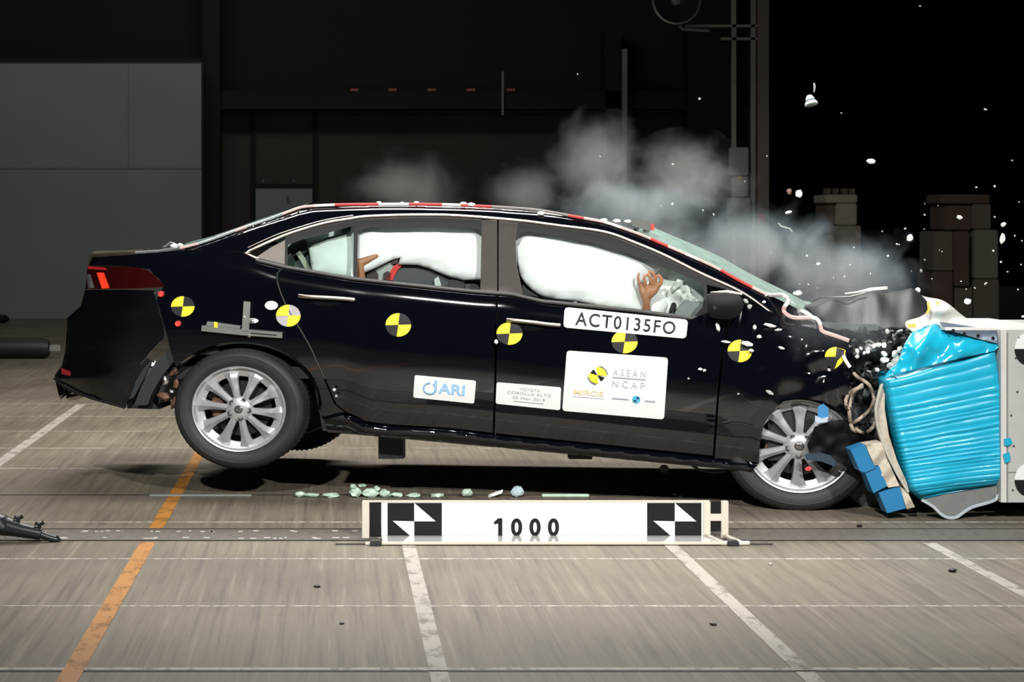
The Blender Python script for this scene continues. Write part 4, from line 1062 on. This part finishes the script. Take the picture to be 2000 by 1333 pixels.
# ================================================================== THE 1000 mm SCALE BOARD
Dn = 8.60
bd = empty('scale_board', at(1065, HY+F*CH/Dn, Dn)); tag(bd, 'low white scale board with 1000 and two black and white targets', 'board'); bpy.context.view_layer.update()
def b_(o): return rel(o, bd)
bwhite = M('board white gloss', (.70, .70, .675), .25, var=.03, scale=6)
bcream = M('frame cream', (.58, .54, .46), .4, var=.08, scale=8)
zt = at(0, 980, Dn).z; zb = .012
xw = lambda px: (px-HX)/F*Dn
b_(box('board_face', (xw(745), Dn, zb), (xw(1386), Dn+.006, zt), bwhite, None, .001))
b_(box('board_foot', (xw(745), Dn-.19, zb-.006), (xw(1392), Dn+.004, zb), M('foot gloss white', (.62, .62, .60), .10, 0, .6, .5, var=.03), None, .001))
b_(box('top_rail', (xw(708), Dn-.002, zt-.004), (xw(1386), Dn+.012, zt+.004), bcream, None, .001))
b_(box('front_rail', (xw(712), Dn-.20, .004), (xw(1408), Dn-.188, .016), bcream, None, .002))
for x0, x1 in ((707, 721), (1408, 1422)):
    b_(box('end_post', (xw(x0), Dn-.012, 0), (xw(x1), Dn+.012, zt+.003), bcream, None, .003))
b_(box('end_post', (xw(1374), Dn-.010, 0), (xw(1387), Dn-.001, zt), bcream, None, .002))
b_(box('black_infill', (xw(722), Dn-.002, .006), (xw(744), Dn+.004, zt-.004), ink, None))
b_(box('black_infill', (xw(1387), Dn+.002, .03), (xw(1408), Dn+.006, zt-.002), ink, None))
b_(box('end_rung', (xw(1386), Dn-.008, at(0, 1018, Dn).z), (xw(1409), Dn+.008, at(0, 1004, Dn).z), bcream, None, .002))
for x in (1374, 1410): b_(tube('end_foot', [(xw(x+4), Dn, .012), (xw(x+20), Dn-.19, .010)], .011, bcream, None, 8))
b_(tube('front_pin', [(xw(1392), Dn-.194, .010), (xw(1445), Dn-.194, .010)], .010, bcream, None, 8))
b_(tube('front_pin', [(xw(1440), Dn-.194, .006), (xw(1490), Dn-.194, .006)], .003, plast, None, 6))
b_(tube('front_pin', [(xw(655), Dn-.194, .006), (xw(720), Dn-.194, .006)], .003, plast, None, 6))
for x in (733, 1414): b_(box('rubber_foot', (xw(x-12), Dn-.215, 0), (xw(x+10), Dn-.165, .022), M('rubber foot', (.015, .015, .015), .6), None, .004))
bmap = lambda d: (lambda x, y: at(x, y, Dn-d))
for x0, x1, xc in ((757, 863, 809), (1264, 1370, 1318)):
    t = b_(panel('target_square', [(x0, 983), (x1, 983), (x1, 1052), (x0, 1052)], bmap(.0015), ink, None, 30, .001, smooth=False))
    for tr_ in ([(xc, 983), (xc+42, 1019), (xc, 1019)], [(xc, 1019), (xc, 1054), (xc-42, 1018)]):
        o = panel('white_wedge', tr_, bmap(.0028), white, None, 30, .001, smooth=False)
        o.parent = t; o.matrix_parent_inverse = t.matrix_world.inverted()
    m0 = Dn-.003
b_(panel('numeral', [(973, 1013), (981, 1013), (981, 1048), (973, 1048), (973, 1023), (965, 1025), (965, 1020)], bmap(.002), ink, None, 30, .001, smooth=False))
for i, (a, b) in enumerate(((998, 1020), (1034, 1056), (1070, 1092))):
    b_(textmesh('numeral', '0', [(a, 1013), (b, 1013), (b, 1048), (a, 1048)], bmap(.002), ink, None, .035))

# ================================================================== TRIPOD AT THE LEFT EDGE
tp = empty('tripod', at(40, 1058, 8.5)); tag(tp, 'folded black metal tripod end with two clamp knobs on the floor', 'tripod'); bpy.context.view_layer.update()
tm = M('tripod black', (.022, .026, .030), .35, .4, var=.2)
def t_(o): return rel(o, tp)
Dt = 8.5
t_(tube('leg', [at(-60, 1002, Dt), at(0, 1026, Dt), at(40, 1036, Dt), at(80, 1044, Dt)], .03, tm, None, 12, radii=[.05, .046, .032, .026]))
t_(tube('leg', [at(70, 1042, Dt), at(100, 1052, Dt), at(112, 1055, Dt)], .016, tm, None, 10))
t_(tube('leg', [at(-20, 1020, Dt+.05), at(30, 1026, Dt+.05), at(85, 1043, Dt+.03)], .014, tm, None, 10))
t_(tube('foot', [at(108, 1050, Dt), at(116, 1058, Dt)], .02, tm, None, 10, radii=[.014, .010]))
t_(tube('collar', [at(-4, 1018, Dt), at(6, 1032, Dt)], .05, tm, None, 12, radii=[.045, .05]))
for (x, y) in ((36, 1012), (77, 1024)):
    t_(tube('knob_stem', [at(x, y+20, Dt), at(x, y, Dt)], .008, tm, None, 8))
    t_(tube('knob', [at(x-8, y-2, Dt), at(x-3, y, Dt), at(x+4, y, Dt), at(x+8, y-3, Dt)], .010, tm, None, 8, radii=[.010, .007, .007, .010]))

# ================================================================== DEBRIS
mint = M('mint glass rubble', (.50, .66, .54), .45, var=.2, scale=40); wfrag = M('white fragment', (.72, .73, .72), .5); gfrag = M('grey fragment', (.45, .46, .45), .5)
ice = M('clear shard', (.45, .58, .62), .15, 0, .6, .5)
GR = [(586, 0, .026, .016, 'stubby pale green fragment at the left end of the green row'), (608, 0, .04, .012, 'flat pale green fragment second from the left end of the row'), (646, 0, .045, .012, 'flat pale green fragment just left of the tall green heap'),
      (694, 0, .032, .026, 'tall pale green lump at the left foot of the heap'), (724, 0, .045, .024, 'broad pale green lump in the middle of the heap'), (752, 0, .03, .02, 'round pale green lump at the right foot of the heap'), (776, 0, .03, .013, 'low pale green piece at the right end of the heap'),
      (690, .04, .018, .014, 'small pale green piece on top of the heap at the left'), (708, .052, .022, .008, 'thin pale green flake topping the heap'), (736, .032, .02, .012, 'small pale green piece on the right shoulder of the heap'),
      (808, 0, .036, .011, 'flat pale green sliver right of the heap'), (854, 0, .036, .011, 'flat pale green sliver midway between heap and squat fragment')]
for j, (px, dz, sx_, sz_, lab) in enumerate(GR):
    D = 9.90
    o = chunk('green_fragment', (at(px, 967, D).x, D, sz_*.9+dz), 1, mint, None, 700+j, 2, .22, (sx_, .03, sz_), (0, 0, random.uniform(-.3, .3)))
    tag(o, lab, 'fragment', 'pale green fragments along the track edge')
o = chunk('green_fragment', (at(912, 963, 9.9).x, 9.9, .022), 1, mint, None, 4, 2, .15, (.028, .03, .022), (0, 0, 0)); tag(o, 'single squat green fragment on the track edge', 'fragment')
o = chunk('clear_shard', (at(968, 963, 9.9).x, 9.9, .018), 1, wfrag, None, 5, 1, .25, (.04, .02, .012), (0, -.35, 0)); tag(o, 'white tilted splinter on the track edge', 'fragment')
o = chunk('clear_shard', (at(1010, 960, 9.9).x, 9.9, .028), 1, ice, None, 6, 2, .15, (.034, .03, .028), (0, 0, 0)); tag(o, 'round bluish glass lump on the track edge', 'fragment')
o = box('green_strip', (at(1058, 967, 9.92).x, 9.90, .001), (at(1150, 967, 9.92).x, 9.93, .014), mint, None, .003); tag(o, 'long flat green strip on the track edge', 'strip')
o = box('pale_strip', (at(292, 965, 9.93).x, 9.92, .001), (at(492, 965, 9.93).x, 9.95, .010), M('pale strip', (.20, .22, .20), .5, .2), None, .002); tag(o, 'thin pale strip on the track edge under the rear wheel', 'strip')
# bell-shaped piece high up
bc = empty('bell_cap', at(1583, 197, 10.4)); tag(bc, 'white bell-shaped cap flying high above the bonnet', 'cap'); bc.rotation_euler = (math.radians(72), math.radians(-10), 0)
k = 10.4/F
lathe('dome', [(0, 12*k), (5*k, 11*k), (8*k, 6*k), (9.5*k, 0)], wfrag, bc, 20).rotation_euler = (math.radians(0), 0, 0)
lathe('skirt', [(9*k, 0), (12*k, -4*k), (13*k, -8*k), (11*k, -9*k)], wfrag, bc, 20)
lathe('band', [(9.6*k, 1*k), (10.2*k, 0), (10.2*k, -1.5*k)], M('cap teal band', (.02, .10, .10), .4), bc, 20)
o = tube('splinter', [at(1590, 180, 10.4), at(1591, 170, 10.4), at(1590, 162, 10.4)], .006, gfrag, None, 6, radii=[.003, .006, .005]); tag(o, 'thin grey splinter above the flying bell cap', 'fragment')
BIG = [(1702, 315, 9, 5, 'white double-ended fragment flying high right of the post'), (1561, 378, 7, 8, 'white blunt fragment flying beside the lamp post'), (1541, 374, 5, 6, 'brownish fragment beside the white blunt one'), (1540, 415, 6, 3, 'pale sliver flying above the smoke'), (1958, 466, 6, 11, 'tall white shard flying by the brown tower'), (1777, 465, 6, 7, 'round white fragment between the two towers'), (1890, 589, 7, 6, 'oval white fragment above the torn sheet'), (1558, 573, 9, 5, 'white oval fragment at the foot of the windscreen'), (1793, 567, 5, 5, 'small white ball above the bonnet front'), (1960, 439, 5, 4, 'pale oval fragment above the tall white shard'), (1874, 425, 6, 4, 'pale fragment in front of the brown tower'), (1598, 516, 5, 3, 'grey fragment in the smoke over the bonnet')]
for i, (x, y, a, b, lab) in enumerate(BIG):
    D = 9.9; o = chunk('flying_fragment', at(x, y, D), D/F, M('brown fragment', (.20, .12, .10), .6) if 'brownish' in lab else wfrag, None, 300+i, 2, .2, (a, 4, b), (0, random.uniform(-.5, .5), 0)); tag(o, lab, 'fragment')
sq = tube('wire_scrap', [at(x, y, 9.9) for x, y in ((1520, 436), (1525, 442), (1535, 445), (1543, 447), (1547, 454))], .004, gfrag, None, 5); tag(sq, 'curled wire scrap flying in the smoke', 'wire')
SM = [(1172, 306), (1313, 399), (1291, 403), (1373, 411), (1394, 419), (1314, 321), (1498, 305), (1366, 193), (1643, 221), (1977, 314), (1907, 366), (1943, 364), (1806, 398), (1806, 420), (1982, 461), (1996, 471), (1994, 517), (1968, 531), (1988, 566), (1835, 489), (1768, 447), (1752, 477), (1723, 452), (1734, 500), (1668, 484), (1660, 518), (1506, 495), (1576, 500), (1562, 555), (1579, 556), (1597, 563), (1628, 543), (1700, 535), (1780, 530), (1806, 508), (1820, 545), (1877, 550), (1904, 563), (1924, 555), (1940, 490), (1990, 395), (1832, 402), (1650, 541), (1805, 448), (1756, 478), (1943, 424), (1955, 512), (1887, 565), (1927, 553), (1840, 492), (1799, 529), (1998, 619), (1925, 214), (1797, 12), (1128, 145), (1455, 355)]
rf = random.Random(9)
for i, (x, y) in enumerate(SM):
    D = 9.6+rf.random()*.8; r = rf.uniform(1.1, 2.6)*(1.25 if x > 1900 else 1)
    o = chunk('flying_speck', at(x, y, D), D/F*r, wfrag if rf.random() < .5 else gfrag, None, 400+i, 1, .25, (rf.uniform(.8, 1.6), 1, rf.uniform(.7, 1.2)))
    tag(o, 'tiny pale speck of debris flying around the wreck', 'debris', 'tiny specks thrown up by the impact')
CS = [(1457, 588, 7, 4, .6), (1402, 638, 4, 10, -.3), (1505, 636, 14, 4, .25), (1520, 645, 9, 3, -.1), (1418, 668, 10, 3, .15), (1483, 658, 5, 4, 0), (1464, 599, 5, 5, 0), (1474, 640, 4, 5, 0), (1526, 680, 7, 3, .3), (1503, 767, 10, 3.5, .45), (1460, 672, 14, 5, .2), (1468, 685, 6, 4, .3), (1442, 770, 3, 2, 0), (1368, 722, 5, 3, .2), (1376, 724, 4, 3, -.5), (1619, 723, 4, 4, 0), (1492, 590, 4, 3, 0), (969, 668, 4.5, 4.5, 0), (1345, 740, 3, 2, 0), (1580, 730, 3, 2, 0), (653, 762, 4, 3, 0), (657, 774, 3, 3, 0)]
for i, (x, y, a, b, rt) in enumerate(CS):
    p = C(x, y, vb(x, y)-.03)
    o = chunk('glass_crumb', p, p.y/F, wfrag if i % 3 else gfrag, None, 500+i, 1, .2, (a, 2.5, b), (0, rt, 0))
    tag(o, 'small white splinter flying close to the black car door and wing', 'splinter', 'splinters beside the front wing')
for i, (x, y, s_) in enumerate(((1298, 918, .0), (1860, 1118, .016), (1678, 1030, .014), (1393, 1222, .012), (620, 1148, .012), (1505, 1104, .010), (668, 1220, .008), (1330, 972, .012), (1318, 968, .010))):
    if not s_: continue
    D = floor_d(y); o = chunk('floor_crumb', (at(x, y, D).x, D, s_*.4), s_, plast if i not in (5, 7, 8) else gfrag, None, 600+i, 1, .3, (1.2, 1, .5), (0, 0, i)); tag(o, 'tiny crumb of debris lying on the concrete floor', 'crumb', 'crumbs on the concrete floor')

# ================================================================== SMOKE
def smoke_mat(name, dens, seed, scale, col):
    m = bpy.data.materials.new(name); m.use_nodes = True
    nt = m.node_tree; N = nt.nodes; L = nt.links; N.remove(N['Principled BSDF']); out = N['Material Output']
    tc = N.new('ShaderNodeTexCoord')
    ln = N.new('ShaderNodeVectorMath'); ln.operation = 'LENGTH'; L.new(tc.outputs['Object'], ln.inputs[0])
    geo = N.new('ShaderNodeNewGeometry')
    nz = N.new('ShaderNodeTexNoise'); nz.noise_dimensions = '4D'; nz.inputs['W'].default_value = seed; nz.inputs['Scale'].default_value = scale
    nz.inputs['Detail'].default_value = 4; nz.inputs['Roughness'].default_value = .6; nz.inputs['Distortion'].default_value = .6
    L.new(geo.outputs['Position'], nz.inputs['Vector'])
    fall = N.new('ShaderNodeMapRange'); fall.inputs[1].default_value = 1; fall.inputs[2].default_value = .05; fall.inputs[3].default_value = 0; fall.inputs[4].default_value = 1
    fall.interpolation_type = 'SMOOTHSTEP'; L.new(ln.outputs['Value'], fall.inputs[0])
    sc_ = N.new('ShaderNodeMath'); sc_.operation = 'MULTIPLY_ADD'; L.new(nz.outputs['Fac'], sc_.inputs[0]); sc_.inputs[1].default_value = 1.9; sc_.inputs[2].default_value = -.95
    ad = N.new('ShaderNodeMath'); ad.operation = 'ADD'; L.new(fall.outputs[0], ad.inputs[0]); L.new(sc_.outputs[0], ad.inputs[1])
    mu = N.new('ShaderNodeMapRange'); mu.interpolation_type = 'SMOOTHSTEP'; mu.inputs[1].default_value = .05; mu.inputs[2].default_value = 1.05
    mu.inputs[3].default_value = 0; mu.inputs[4].default_value = 1; L.new(ad.outputs[0], mu.inputs[0])
    m3 = N.new('ShaderNodeMath'); m3.operation = 'MULTIPLY'; L.new(mu.outputs[0], m3.inputs[0]); m3.inputs[1].default_value = dens
    vs = N.new('ShaderNodeVolumeScatter'); vs.inputs['Color'].default_value = col+(1,); vs.inputs['Anisotropy'].default_value = .0
    L.new(m3.outputs[0], vs.inputs['Density']); L.new(vs.outputs[0], out.inputs['Volume'])
    return m
PUFF = [(1170, 325, 115, 130, 10.9, 1.2, (.74, .80, .78), 'thin grey smoke rising over the front of the roof'),
        (1255, 405, 210, 80, 10.75, 3.2, (.60, .76, .84), 'dense bluish smoke rolling over the windscreen top'),
        (1345, 350, 150, 105, 11.0, 1.6, (.76, .80, .77), 'round grey smoke cloud in front of the lamp post'),
        (1450, 480, 230, 105, 10.75, 3.0, (.60, .75, .84), 'bluish smoke drifting along the windscreen'),
        (1640, 540, 230, 110, 10.75, 3.0, (.60, .73, .84), 'smoke hanging over the crumpled bonnet'),
        (780, 365, 150, 80, 11.0, .55, (.78, .80, .76), 'faint smoke wisp above the rear roof'),
        (1030, 375, 100, 70, 11.0, .6, (.76, .80, .77), 'faint smoke wisp above the middle of the roof'),
        (1650, 640, 170, 85, 9.30, 1.7, (.66, .77, .84), 'thin smoke seeping out in front of the engine bay')]
for i, (x, y, rx, ry, D, de, col, lab) in enumerate(PUFF):
    bm = bmesh.new(); bmesh.ops.create_icosphere(bm, subdivisions=3, radius=1)
    o = frombm('smoke_puff', bm, smoke_mat('smoke %d' % i, de*.9, 4.7, 4.6, col), None)
    o.location = at(x, y, D); o.scale = (rx/F*D, .35 if D > 10 else .15, ry/F*D)
    tag(o, lab, 'smoke', 'smoke over the impact', 'stuff')
